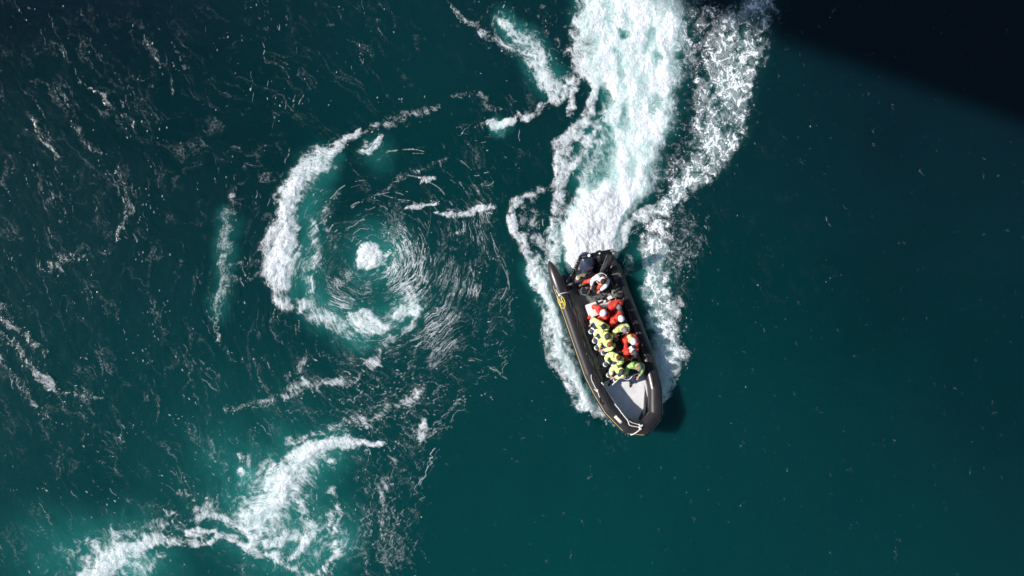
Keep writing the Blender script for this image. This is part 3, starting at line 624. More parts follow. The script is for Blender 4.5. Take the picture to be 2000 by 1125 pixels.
# tube centre line: stern cone on the starboard side, round the bow, to the port stern cone
half = [(1.35, -4.15, .50, .03), (1.345, -4.02, .50, .115), (1.34, -3.80, .51, .195), (1.335, -3.50, .52, .26), (1.335, -3.12, .53, .285), (1.335, -2.9, .53, TR), (1.345, -1.6, .54, TR), (1.37, -.3, .55, TR), (1.39, .95, .56, TR), (1.30, 1.75, .59, .30), (1.14, 2.62, .66, .305), (.70, 3.62, .76, .31), (0.0, 3.95, .80, .31)]
path = [Vector(p[:3]) for p in half] + [Vector((-p[0], p[1] if p[1] > -3 else -2.9 + (p[1] + 2.9) * .62, p[2])) for p in half[-2::-1]]
rad = [p[3] for p in half] + [p[3] for p in half[-2::-1]]
def densify(path, rad):
    P, Rr = [], []
    for i in range(len(path) - 1):
        a, b = path[i], path[i + 1]; ra, rb = rad[i], rad[i + 1]; l = (b - a).length
        P.append(a); Rr.append(ra)
        if l > .4:
            for t in [.045 / l] + [k / int(l / .3 + 1) for k in range(1, int(l / .3 + 1))] + [1 - .045 / l]:
                P.append(a.lerp(b, t)); Rr.append(ra + (rb - ra) * t)
    P.append(path[-1]); Rr.append(rad[-1]); return P, Rr
DP, DR = densify(path, rad)
bm = bmesh.new(); add_tube(bm, DP, DR, n=32, up=Vector((0, 0, 1)))
tube = obj('inflatable_tube', bm, 'hypalon', boat, sharp=50)
cum = [0.0]
for a, b in zip(DP[:-1], DP[1:]): cum.append(cum[-1] + (b - a).length)
def ctr(s):
    s = max(0, min(cum[-1] - 1e-5, s)); i = max(k for k in range(len(cum) - 1) if cum[k] <= s)
    t = (s - cum[i]) / max(1e-6, cum[i + 1] - cum[i])
    d = (DP[i + 1] - DP[i]).normalized(); return DP[i].lerp(DP[i + 1], t), d, DR[i] + (DR[i + 1] - DR[i]) * t
def on(s, ang, off=0.0):                    # point on the tube's skin: 0 = outboard, 90 = top, 180 = inboard
    c, d, r = ctr(s); o = d.cross(Vector((0, 0, 1))).normalized()    # starboard run: outboard side
    w = o.cross(d).normalized(); a = R_(ang)
    return c + (o * math.cos(a) + w * math.sin(a)) * (r + off)
def s_at(y, side=1):                        # arc length where the tube passes that y
    ks = [k for k in range(len(DP) - 1) if (DP[k].x > 0) == (side > 0) and (DP[k].y - y) * (DP[k + 1].y - y) <= 0]
    k = ks[0]; t = (y - DP[k].y) / (DP[k + 1].y - DP[k].y + 1e-9); return cum[k] + t * (cum[k + 1] - cum[k])
TOT = cum[-1]
# seams of tape round the tube at each joint, and the scalloped grab line along its inner side
for y in (-2.95, .95, 1.75, 2.62, 3.62):
    for sd in (1, -1):
        s0 = s_at(y, sd); bm = bmesh.new()
        rr = [[bm.verts.new(on(s0 + q, a, .003 if abs(q) < .011 else -.002)) for a in range(0, 360, 12)] for q in (-.012, -.010, .010, .012)]
        for A_, B_ in zip(rr[:-1], rr[1:]):
            for k in range(30): bm.faces.new((A_[k], A_[(k + 1) % 30], B_[(k + 1) % 30], B_[k]))
        obj('seam_band', bm, 'seam', tube)
for sd in (1, -1):
    ys_ = [-2.3, -1.5, -.45, .12, .95, 1.75, 2.5]; pts = []
    for a, b in zip(ys_[:-1], ys_[1:]):
        for k in range(8):
            t = k / 8; pts.append(on(s_at(a + (b - a) * t, sd), 118 + (14 if sd > 0 else 14) * 4 * t * (1 - t) - 22 * math.sin(PI * t), .012))
    pts.append(on(s_at(ys_[-1], sd), 118, .012))
    bm = bmesh.new(); add_tube(bm, pts, .019, 6)
    for y in ys_: add_ell(bm, on(s_at(y, sd), 118, .008), (.028, .028, .014))
    obj('grab_line', bm, 'black', boat)
# rub strakes outboard: tan above, black below
for off, ang, r, m in ((0, 20, .016, 'tan'), (0, 4, .03, 'black')):
    bm = bmesh.new(); n0, n1 = s_at(-3.1, 1), s_at(-3.0, -1)
    add_tube(bm, [on(n0 + (n1 - n0) * k / 150, ang, .004) for k in range(151)], r, 6); obj('rub_strake', bm, m, boat)
# emblem on the starboard tube: yellow oval ring with a curly letter inside
def decal(bm, poly_lines, sc, w, close, y0, a0):
    for ln in poly_lines:
        pts = [on(s_at(y0 + v * sc, 1), a0 - u * sc / TR * 57.3 * -1, .005) for u, v in ln]
        add_tube(bm, pts, w, 6, close=close, cap=not close)
bm = bmesh.new()
decal(bm, [[(.52 * math.cos(R_(a)), math.sin(R_(a))) for a in range(0, 360, 10)]], .29, .016, True, -2.33, 44)
emb = obj('emblem', bm, 'yellow', tube); emb['label'] = 'yellow oval emblem with a curly letter'
bm = bmesh.new()
decal(bm, [[(-.30, -.62), (-.16, -.30), (-.20, .0), (-.30, .35), (-.22, .62)], [(.30, -.58), (.18, -.3), (.22, .05), (.32, .35), (.24, .66)], [(-.22, -.05), (0, .08), (.24, -.02)]], .29, .019, False, -2.33, 44)
obj('letter', bm, 'yellow', emb)
# cream maker's patch near the bow
bm = bmesh.new(); s0 = s_at(2.95, 1); g = [[bm.verts.new(on(s0 + q * .40, a, .005)) for a in (52, 58, 64, 70, 76)] for q in (0, .25, .5, .75, 1)]
for A_, B_ in zip(g[:-1], g[1:]):
    for k in range(4): bm.faces.new((A_[k], A_[k + 1], B_[k + 1], B_[k]))
pt = obj('patch', bm, 'cream', tube); sm_ = pt.modifiers.new('thick', 'SOLIDIFY'); sm_.thickness = .004
bm = bmesh.new(); g = [[bm.verts.new(on(s_at(-2.8 + q * .12, -1), a, .006)) for a in range(70, 150, 10)] for q in range(4)]
for A_, B_ in zip(g[:-1], g[1:]):
    for k in range(7): bm.faces.new((A_[k], A_[k + 1], B_[k + 1], B_[k]))
obj('chafe_pad', bm, 'deck', tube)
# strap handle over the starboard tube, with knot
bm = bmesh.new(); add_tube(bm, [on(s_at(-2.62 - .04 * math.sin(R_(a) * 1.5), 1), a, .012) for a in range(52, 165, 8)], .017, 6)
add_ell(bm, on(s_at(-2.62, 1), 52, .02), (.07, .05, .03)); add_tube(bm, [on(s_at(-2.62, 1), 52, .02), on(s_at(-2.75, 1), 40, .02), on(s_at(-2.9, 1), 36, .012)], .016, 6)
obj('tube_strap', bm, 'rope', boat)
# hull below the tubes
bm = bmesh.new(); secs = []
for y, w, zk, zc in ((-3.35, 1.05, -.40, .05), (-2, 1.1, -.42, .06), (0, 1.12, -.42, .08), (1.5, 1.05, -.38, .10), (2.5, .85, -.25, .18), (3.2, .52, -.02, .30), (3.75, .08, .38, .48)):
    secs.append([bm.verts.new(p) for p in ((w, y, zc + .16), (w * .96, y, zc), (w * .5, y, (zc + zk) / 2 - .02), (0, y, zk), (-w * .5, y, (zc + zk) / 2 - .02), (-w * .96, y, zc), (-w, y, zc + .16))])
for A_, B_ in zip(secs[:-1], secs[1:]):
    for k in range(6): bm.faces.new((A_[k], B_[k], B_[k + 1], A_[k + 1]))
bm.faces.new(secs[0]); bm.faces.new(secs[-1][::-1]); obj('hull', bm, 'hull', boat, sharp=30)
# decks
DK = .27
bm = bmesh.new(); add_prism(bm, [(1.17, -2.85), (1.22, 1.4), (1.05, 2.0), (-1.05, 2.0), (-1.22, 1.4), (-1.17, -2.85)], DK - .06, DK)
obj('deck', bm, 'deck', boat, smooth=False)
bm = bmesh.new(); add_prism(bm, [(1.16, 1.56), (1.06, 2.2), (.88, 2.80), (.46, 3.5), (0, 3.72), (-.46, 3.5), (-.88, 2.80), (-1.06, 2.2), (-1.16, 1.56)], DK + .006, DK + .05)
bv = obj('bow_deck', bm, 'bowdeck', boat, smooth=False)
for sd in (1, -1):
    bm = bmesh.new(); add_box(bm, (sd * .99, -.6, DK + .16), (.15, 4.2, .30), bevel=.04); add_box(bm, (sd * .80, -.85, DK + .06), (.13, 3.6, .10), bevel=.02)
    obj('side_tread', bm, 'tread', boat)
    bm = bmesh.new(); add_box(bm, (sd * 1.09, -.55, DK + .03), (.03, 4.2, .06), bevel=.008); obj('gutter', bm, 'black', boat)
# transom and engine well
bm = bmesh.new(); add_box(bm, (0, -2.9, .34), (2.16, .09, .62), bevel=.03); add_box(bm, (-.10, -2.97, .40), (.50, .12, .58), bevel=.03)
obj('transom', bm, 'deck', boat)
bm = bmesh.new(); add_box(bm, (0, -3.16, .28), (1.9, .42, .04), bevel=.012); obj('stern_platform', bm, 'cowl', boat)
# outboard engines
def outboard(x, paint, k_=1.0):
    bm = bmesh.new()
    prof = [(.0, .52), (.26, .54), (.31, .62), (.315, .78), (.30, .95), (.25, 1.07), (.15, 1.13), (0, 1.145)]
    n = 28; rings = []
    for (r, z) in prof[1:-1]:
        ring = []; r *= k_
        for k in range(n):
            a = 2 * PI * k / n; c_, s_ = math.cos(a), math.sin(a)
            ex = 2.6; q_ = (abs(c_) ** ex + abs(s_) ** ex) ** (-1 / ex)
            lean = (z - .55) * .30
            ring.append(bm.verts.new((x + c_ * q_ * r * .80, -3.46 - lean + s_ * q_ * r * (1.22 if s_ < 0 else 1.15), z)))
        rings.append(ring)
    for A_, B_ in zip(rings[:-1], rings[1:]):
        for k in range(n): bm.faces.new((A_[k], A_[(k + 1) % n], B_[(k + 1) % n], B_[k]))
    bm.faces.new(rings[0][::-1]); t_ = bm.verts.new((x, -3.66, 1.15))
    for k in range(n): bm.faces.new((rings[-1][k], rings[-1][(k + 1) % n], t_))
    e = obj('outboard_motor', bm, paint, boat, sharp=50)
    bm = bmesh.new(); add_tube(bm, [Vector((x + .245 * k_ * math.cos(R_(a)), -3.50 + .36 * k_ * math.sin(R_(a)), .80 - .03 * math.sin(R_(a)))) for a in range(0, 360, 12)], .012, 6, close=True, cap=False)
    add_tube(bm, [(x - .12, -3.25, 1.055), (x, -3.22, 1.045), (x + .12, -3.25, 1.055)], .014, 6); obj('cowl_trim', bm, 'steel', e)
    bm = bmesh.new(); add_box(bm, (x, -3.42, .15), (.17, .34, .8), bevel=.05); add_box(bm, (x, -3.46, -.42), (.10, .42, .5), bevel=.04); add_ell(bm, (x, -3.48, -.62), (.09, .34, .09)); obj('leg', bm, 'black', e)
    bm = bmesh.new(); add_box(bm, (x, -3.12, .60), (.26, .24, .16), bevel=.03); add_tube(bm, [(x - .2, -3.05, .72), (x + .2, -3.05, .72)], .03, 8); obj('bracket', bm, 'black', e)
    bm = bmesh.new()
    for k in range(3):
        a = 2 * PI * k / 3; add_ell(bm, (x + .12 * math.cos(a), -3.86, -.62 + .12 * math.sin(a)), (.10, .02, .055), rot=(0, -a, 0))
    add_ell(bm, (x, -3.86, -.62), (.05, .07, .05)); obj('propeller', bm, 'steel', e)
outboard(-.10, 'cowl', 1.18); outboard(-.74, 'black', .80)
# roll bar: splayed legs leaning aft, flat black crossbar
TL, TRt = L(1133, 503, 2.25), L(1197, 490, 2.25)
FL1, FL2, FR1, FR2 = L(1109.5, 549, .80), L(1117.5, 561, .50), L(1174, 537, .50), L(1188, 537, .60)
bm = bmesh.new()
def bar(bm, a, b, w, h):
    a, b = Vector(a), Vector(b); d = (b - a); l = d.length; d.normalize(); s_ = d.cross(Vector((0, 0, 1))).normalized(); u_ = s_.cross(d)
    q = Matrix((s_, d, u_)).transposed(); b2 = bmesh.new(); bmesh.ops.create_cube(b2, size=1)
    for v in b2.verts: v.co = Vector((v.co.x * w, v.co.y * l, v.co.z * h))
    bmesh.ops.bevel(b2, geom=b2.edges[:], offset=min(w, h) * .2, segments=2, affect='EDGES')
    for v in b2.verts: v.co = q @ v.co + (a + b) / 2
    merge(bm, b2)
bar(bm, TL + Vector((.03, 0, 0)), TRt - Vector((.03, 0, 0)), .17, .06); arch = obj('roll_bar', bm, 'black', boat)
for a, b in ((TL, FL1), (TL, FL2), (TRt, FR1), (TRt, FR2)):
    bm = bmesh.new(); bar(bm, a, b, .085, .075)
    add_ell(bm, b, (.08, .08, .03)); obj('bar_leg', bm, 'black', arch)
for p_, q_, w_, h_ in ((TL.lerp(FL1, .35), TL.lerp(FL2, .35), .05, .05), (TL.lerp(FL1, .72), TL.lerp(FL2, .72), .05, .05), (TRt.lerp(FR1, .45), TRt.lerp(FR2, .45), .05, .05), (TL.lerp(FL1, .55), TL.lerp(FL2, .75), .16, .02), (TL.lerp(FL1, .2), TL.lerp(FL2, .2), .1, .03)):
    bm = bmesh.new(); bar(bm, p_, q_, w_, h_); obj('brace', bm, 'black', arch)
def dome(bm, c, r, h):
    add_tube(bm, [Vector(c), Vector(c) + Vector((0, 0, h * .6))], r, 16); add_ell(bm, Vector(c) + Vector((0, 0, h * .6)), (r, r, h * .45))
bm = bmesh.new(); dome(bm, TL.lerp(TRt, .26) + Vector((0, 0, .03)), .062, .10); obj('lamp', bm, 'white', arch)['label'] = 'white round anchor light'
bm = bmesh.new(); dome(bm, TL.lerp(TRt, .58) + Vector((0, 0, .03)), .036, .08); obj('lamp', bm, 'cream', arch)
bm = bmesh.new(); bar(bm, TL.lerp(TRt, .04) + Vector((0, 0, .05)), TL.lerp(TRt, .17) + Vector((0, 0, .05)), .07, .03); obj('bracket', bm, 'steel', arch)
bm = bmesh.new(); dome(bm, TRt + Vector((.05, -.02, .03)), .06, .12); add_ell(bm, TRt + Vector((-.02, .10, .02)), (.10, .09, .07)); obj('siren', bm, 'deck', arch)
bm = bmesh.new(); add_tube(bm, curve([TRt + Vector((.13, -.08, -.02)), TRt + Vector((.33, .16, -.15)), TRt + Vector((.46, .45, -.5)), TRt + Vector((.47, .62, -.9))]), .014, 6); obj('cable', bm, 'steel', arch)
for k in range(7):
    bm = bmesh.new(); c = TL.lerp(FL1, .1 + .1 * k + .05); add_ell(bm, c + Vector((.01, .0, .04)), (.03, .025, .02)); obj('bolt', bm, 'steel', arch)
bm = bmesh.new(); add_tube(bm, curve([TRt + Vector((.05, .1, -.1)), TRt + Vector((.1, .35, -.5)), TRt + Vector((.22, .55, -1.0)), TRt + Vector((.18, .65, -1.35))]), [.13] * 18 + [.10], 10); obj('flag_bundle', bm, 'blackm', arch)
# stern gear
def prop(name, build, m, parent=boat, **k):
    bm = bmesh.new(); build(bm); return obj(name, bm, m, parent, **k)
c = L(1138, 541, .55)
tk = prop('fuel_tank', lambda b: (add_box(b, (c.x, c.y, .46), (.46, .30, .34), rot=(0, 0, .1), bevel=.05), add_tube(b, [(c.x - .12, c.y - .1, .66), (c.x - .12, c.y + .1, .66)], .02, 6)), 'tank')
prop('cap', lambda b: add_tube(b, [(c.x + .12, c.y, .62), (c.x + .12, c.y, .68)], .045, 12), 'black', tk)
c2 = L(1136, 552, .5)
prop('battery_box', lambda b: (add_box(b, (c2.x, c2.y, .42), (.34, .26, .28), bevel=.04), add_ell(b, (c2.x, c2.y, .57), (.06, .06, .02)), add_box(b, (c2.x + .1, c2.y, .565), (.03, .22, .02))), 'tank')
c3 = L(1128, 546, .5)
prop('locker_lid', lambda b: (add_box(b, (c3.x, c3.y, DK + .10), (.34, .42, .20), rot=(0, 0, -.2), bevel=.03),), 'deck')
prop('white_pad', lambda b: add_box(b, (c3.x - .03, c3.y - .03, DK + .22), (.13, .22, .03), rot=(0, 0, .6), bevel=.01), 'white')
hoses = [[(.1, -2.75, .75), (.0, -2.6, .55), (-.12, -2.5, .6), (-.25, -2.62, .7), (-.4, -2.9, .75)], [(-.2, -2.75, .7), (-.45, -2.6, .62), (-.62, -2.45, .5), (-.8, -2.3, .42)], [(.5, -2.7, .6), (.42, -2.45, .45), (.2, -2.35, .38), (.05, -2.5, .4)], [(-.55, -2.75, .7), (-.7, -2.5, .7), (-.85, -2.55, .6)]]
for h_, m_ in zip(hoses, ('blackm', 'steel', 'black', 'steel')):
    prop('hose', lambda b: add_tube(b, curve(h_), .018, 6), m_)
prop('stern_locker', lambda b: (add_box(b, (-.82, -2.35, .42), (.36, .55, .32), bevel=.05), add_box(b, (-.82, -2.35, .595), (.30, .48, .03), bevel=.01)), 'blackm')
for k in range(7):
    a = random.uniform(0, 6); x_, y_ = -.35 - random.random() * .5, -2.55 - random.random() * .25
    prop('fitting', lambda b: bar(b, (x_, y_, .60 + .1 * random.random()), (x_ + .13 * math.cos(a), y_ + .13 * math.sin(a), .64 + .1 * random.random()), .028, .02), ('steel', 'deck')[k % 2])
for y in (-2.02, -1.70):
    prop('fender', lambda b: (add_ell(b, (-1.08, y, .82), (.15, .10, .08)), add_tube(b, [(-1.08, y - .10, .86), (-1.08, y - .14, .78)], .03, 8)), 'blackm')
# steel hoop seat beside the console, helm seat
cH = L(1143, 568, .9)
prop('hoop_rail', lambda b: add_tube(b, [Vector((cH.x + .20 * math.cos(R_(a)), cH.y + .17 * math.sin(R_(a)), .86)) for a in range(-80, 170, 12)] + [Vector((cH.x - .22, cH.y + .06, .6)), Vector((cH.x - .2, cH.y + .06, DK))], .020, 8), 'steel')
prop('low_seat', lambda b: (add_box(b, (cH.x, cH.y, .58), (.34, .30, .10), bevel=.04), add_box(b, (cH.x, cH.y, .40), (.24, .22, .28), bevel=.03)), 'blackm')
prop('helm_seat', lambda b: (add_box(b, (-.17, -2.38, .74), (.40, .36, .14), bevel=.05), add_box(b, (-.17, -2.38, .47), (.30, .30, .42), bevel=.04), add_box(b, (-.17, -2.58, .88), (.40, .08, .22), bevel=.03)), 'blackm')
# steering console
cw_ = L(1156, 592, 1.05); cy_ = -1.78
con = prop('console', lambda b: (add_box(b, (-.02, -1.66, .62), (.98, .36, .72), bevel=.04), add_box(b, (.36, -1.52, .80), (.40, .52, .42), bevel=.05)), 'white')
prop('dash_panel', lambda b: add_box(b, (-.16, -1.80, 1.0), (.66, .20, .06), rot=(R_(20), 0, 0), bevel=.015), 'blackm', con)
prop('chart', lambda b: add_box(b, (-.47, -1.80, 1.05), (.22, .16, .012), rot=(R_(14), 0, .05)), 'white', con)
prop('instrument', lambda b: (add_box(b, (-.02, -1.80, 1.045), (.20, .06, .03), bevel=.01), add_box(b, (-.20, -1.72, 1.05), (.12, .09, .03), bevel=.01)), 'white', con)
prop('dial', lambda b: add_tube(b, [(-.10, -1.87, 1.0), (-.10, -1.87, 1.05)], .05, 14), 'deck', con); prop('dial', lambda b: add_tube(b, [(.08, -1.87, 1.0), (.08, -1.87, 1.05)], .04, 14), 'deck', con)
wh = prop('steering_wheel', lambda b: (add_tube(b, [Vector((.10 + .19 * math.cos(R_(a)), -2.02 + .10 * math.sin(R_(a)), 1.02 + .15 * math.sin(R_(a)))) for a in range(0, 360, 15)], .016, 8, close=True, cap=False),
    [add_tube(b, [(.10, -2.0, 1.0), (.10 + .18 * math.cos(R_(a)), -2.02 + .10 * math.sin(R_(a)), 1.02 + .15 * math.sin(R_(a)))], .012, 6) for a in (90, 210, 330)], add_tube(b, [(.10, -2.0, 1.0), (.10, -1.86, .94)], .03, 8)), 'blackm', con)
prop('throttle', lambda b: (add_box(b, (-.38, -1.9, 1.0), (.07, .12, .10), bevel=.02), add_tube(b, [(-.38, -1.9, 1.05), (-.38, -1.97, 1.2)], .015, 6), add_ell(b, (-.38, -1.975, 1.21), (.03, .03, .03))), 'black', con)
def shield(b):
    n = 16; A_, B_ = [], []
    for k in range(n + 1):
        a = R_(-8 + 196 * k / n); A_.append(b.verts.new((-.30 + .42 * math.cos(a), -1.62 + .28 * math.sin(a), .96))); B_.append(b.verts.new((-.30 + .34 * math.cos(a), -1.66 + .20 * math.sin(a), 1.24)))
    for k in range(n): b.faces.new((A_[k], A_[k + 1], B_[k + 1], B_[k]))
ws = prop('windscreen', shield, 'glass', con); q_ = ws.modifiers.new('thick', 'SOLIDIFY'); q_.thickness = .006
prop('windscreen_rail', lambda b: add_tube(b, [Vector((-.30 + .34 * math.cos(R_(a)), -1.66 + .20 * math.sin(R_(a)), 1.245)) for a in range(-8, 189, 7)], .014, 6), 'steel', con)
prop('navy_bag', lambda b: (add_box(b, (.44, -1.0, .62), (.20, .28, .2), rot=(.1, .2, .3), bevel=.06), add_tube(b, [(.38, -1.1, .74), (.44, -1.0, .80), (.5, -.92, .74)], .012, 6)), 'navy')
# benches in a double row
for k, y in enumerate((-1.05, -.18, .70)):
    bn = prop('bench', lambda b: (add_box(b, (-.10, y, .46), (.62, .78, .38), bevel=.03),), 'white')
    prop('cushion', lambda b: (add_box(b, (.10, y, .69), (.40, .80, .10), bevel=.04), add_box(b, (-.34, y, .69), (.40, .80, .10), bevel=.04)), 'blackm', bn)
prop('bench_end', lambda b: add_box(b, (.30, .62, .60), (.12, .60, .44), rot=(0, -.2, 0), bevel=.03), 'white')
prop('grab_rail', lambda b: add_tube(b, curve([(-.5, 1.32, DK), (-.5, 1.32, .95), (-.3, 1.34, 1.0), (.0, 1.34, 1.0), (.3, 1.34, 1.0), (.38, 1.32, .9), (.38, 1.32, DK)]), .018, 8), 'steel')
# ropes at the bow
def rope(pts, r=.019, sub=6, wob=.008):
    bm = bmesh.new(); P = curve(pts, sub); P = [p + Vector((random.uniform(-1, 1), random.uniform(-1, 1), random.uniform(-.5, .5))) * wob for p in P]
    add_tube(bm, P, r, 6); obj('rope', bm, 'rope', boat)
sB = TOT / 2
rope([on(s_at(1.52, 1), 128, .05), on(s_at(1.75, 1), 138, .02), on(s_at(2.1, 1), 142, .02), on(s_at(2.5, 1), 140, .02), on(s_at(2.95, 1), 128, .02), on(s_at(3.4, 1), 112, .02), on(s_at(3.62, 1), 102, .02), on(sB - .25, 95, .02), on(sB - .04, 90, .03)])
rope([on(s_at(2.35, 1), 150, .03), on(s_at(2.8, 1), 146, .03), on(s_at(3.2, 1), 132, .02), on(s_at(3.5, 1), 122, .02), on(sB - .3, 118, .02), on(sB - .05, 110, .03)], r=.014)
rope([on(sB - .04, 92, .03), on(sB - .10, 70, .03), on(sB - .22, 45, .03), on(sB - .33, 22, .03), on(sB - .38, 8, .02)], r=.022)
rope([on(s_at(1.0, 1), 78, .02), on(s_at(1.2, 1), 62, .02), on(s_at(1.5, 1), 60, .02), on(s_at(1.75, 1), 62, .02), on(s_at(2.0, 1), 54, .02)], r=.015)
rope([on(s_at(1.60, 1), 46, .02), on(s_at(1.75, 1), 62, .03), on(s_at(1.66, 1), 72, .02)], r=.017)
kn = [(on(sB + random.uniform(-.12, .06), random.uniform(80, 115), .03), (.05, .04, .03)) for k in range(7)] + [(on(s_at(1.52 + k * .03, 1), 126 + 3 * k, .04), (.04, .03, .03)) for k in range(4)] + [(on(s_at(2.3 + k * .09, 1), 142, .03), (.04, .026, .02)) for k in range(4)]
for p, r in kn:
    bm = bmesh.new(); add_ell(bm, p, r, rot=(0, 0, random.random() * 3), u=12, v=8); obj('rope_knot', bm, 'rope', boat)
bm = bmesh.new(); add_tube(bm, [on(s_at(2.05 + .25 * t, 1), 52 - 10 * math.sin(t * PI), .02 + .03 * math.sin(t * PI)) for t in (0, .2, .4, .6, .8, 1)], .02, 8); add_ell(bm, on(s_at(2.05, 1), 52, .01), (.05, .05, .015)); add_ell(bm, on(s_at(2.3, 1), 52, .01), (.05, .05, .015))
obj('carry_handle', bm, 'black', boat)
rope([L(1196, 752, .9), L(1203, 745, 1.0), L(1213, 738, 1.02), L(1226, 742, .95), L(1238, 733, 1.05), L(1250, 728, 1.05), L(1256, 722, .9)], r=.020)
for sd in (1, -1):
    for y in (-1.4, .1, 1.2, 2.3):
        bm = bmesh.new(); add_tube(bm, [on(s_at(y, sd), 100, .0), on(s_at(y, sd), 100, .018)], .03, 12); obj('valve', bm, 'steel' if y == .1 else 'black', tube)
# ================================================================== PEOPLE
def skin_mesh(name, V, E, m, parent, sub=2, root=0):
    me = bpy.data.meshes.new(name); me.from_pydata([tuple(v[0]) for v in V], E, []); me.update()
    o = link(name, me, None, None); o.modifiers.new('s', 'SKIN'); sv = me.skin_vertices[0].data
    for k, v in enumerate(V):
        r = v[1]; sv[k].radius = r if isinstance(r, tuple) else (r, r); sv[k].use_root = (k == root)
    o.modifiers['s'].use_smooth_shade = True
    ss = o.modifiers.new('u', 'SUBSURF'); ss.levels = sub; ss.render_levels = sub
    dg = bpy.context.evaluated_depsgraph_get(); dg.update(); m2 = bpy.data.meshes.new_from_object(o.evaluated_get(dg))
    o.modifiers.clear(); o.data = m2; bpy.data.meshes.remove(me); m2.name = name
    m2.materials.clear()
    for k in (m if isinstance(m, (list, tuple)) else [m]): m2.materials.append(M[k])
    for p in m2.polygons: p.use_smooth = True
    o.parent = parent; return o
def ik(a, b, l1, l2, pole):
    a, b = Vector(a), Vector(b); d = b - a; L_ = min(d.length, (l1 + l2) * .995); d.normalize()
    b = a + d * L_; x = (l1 * l1 - l2 * l2 + L_ * L_) / (2 * L_); h = math.sqrt(max(1e-6, l1 * l1 - x * x))
    p = Vector(pole); p = (p - d * p.dot(d)).normalized(); return a + d * x + p * h, b

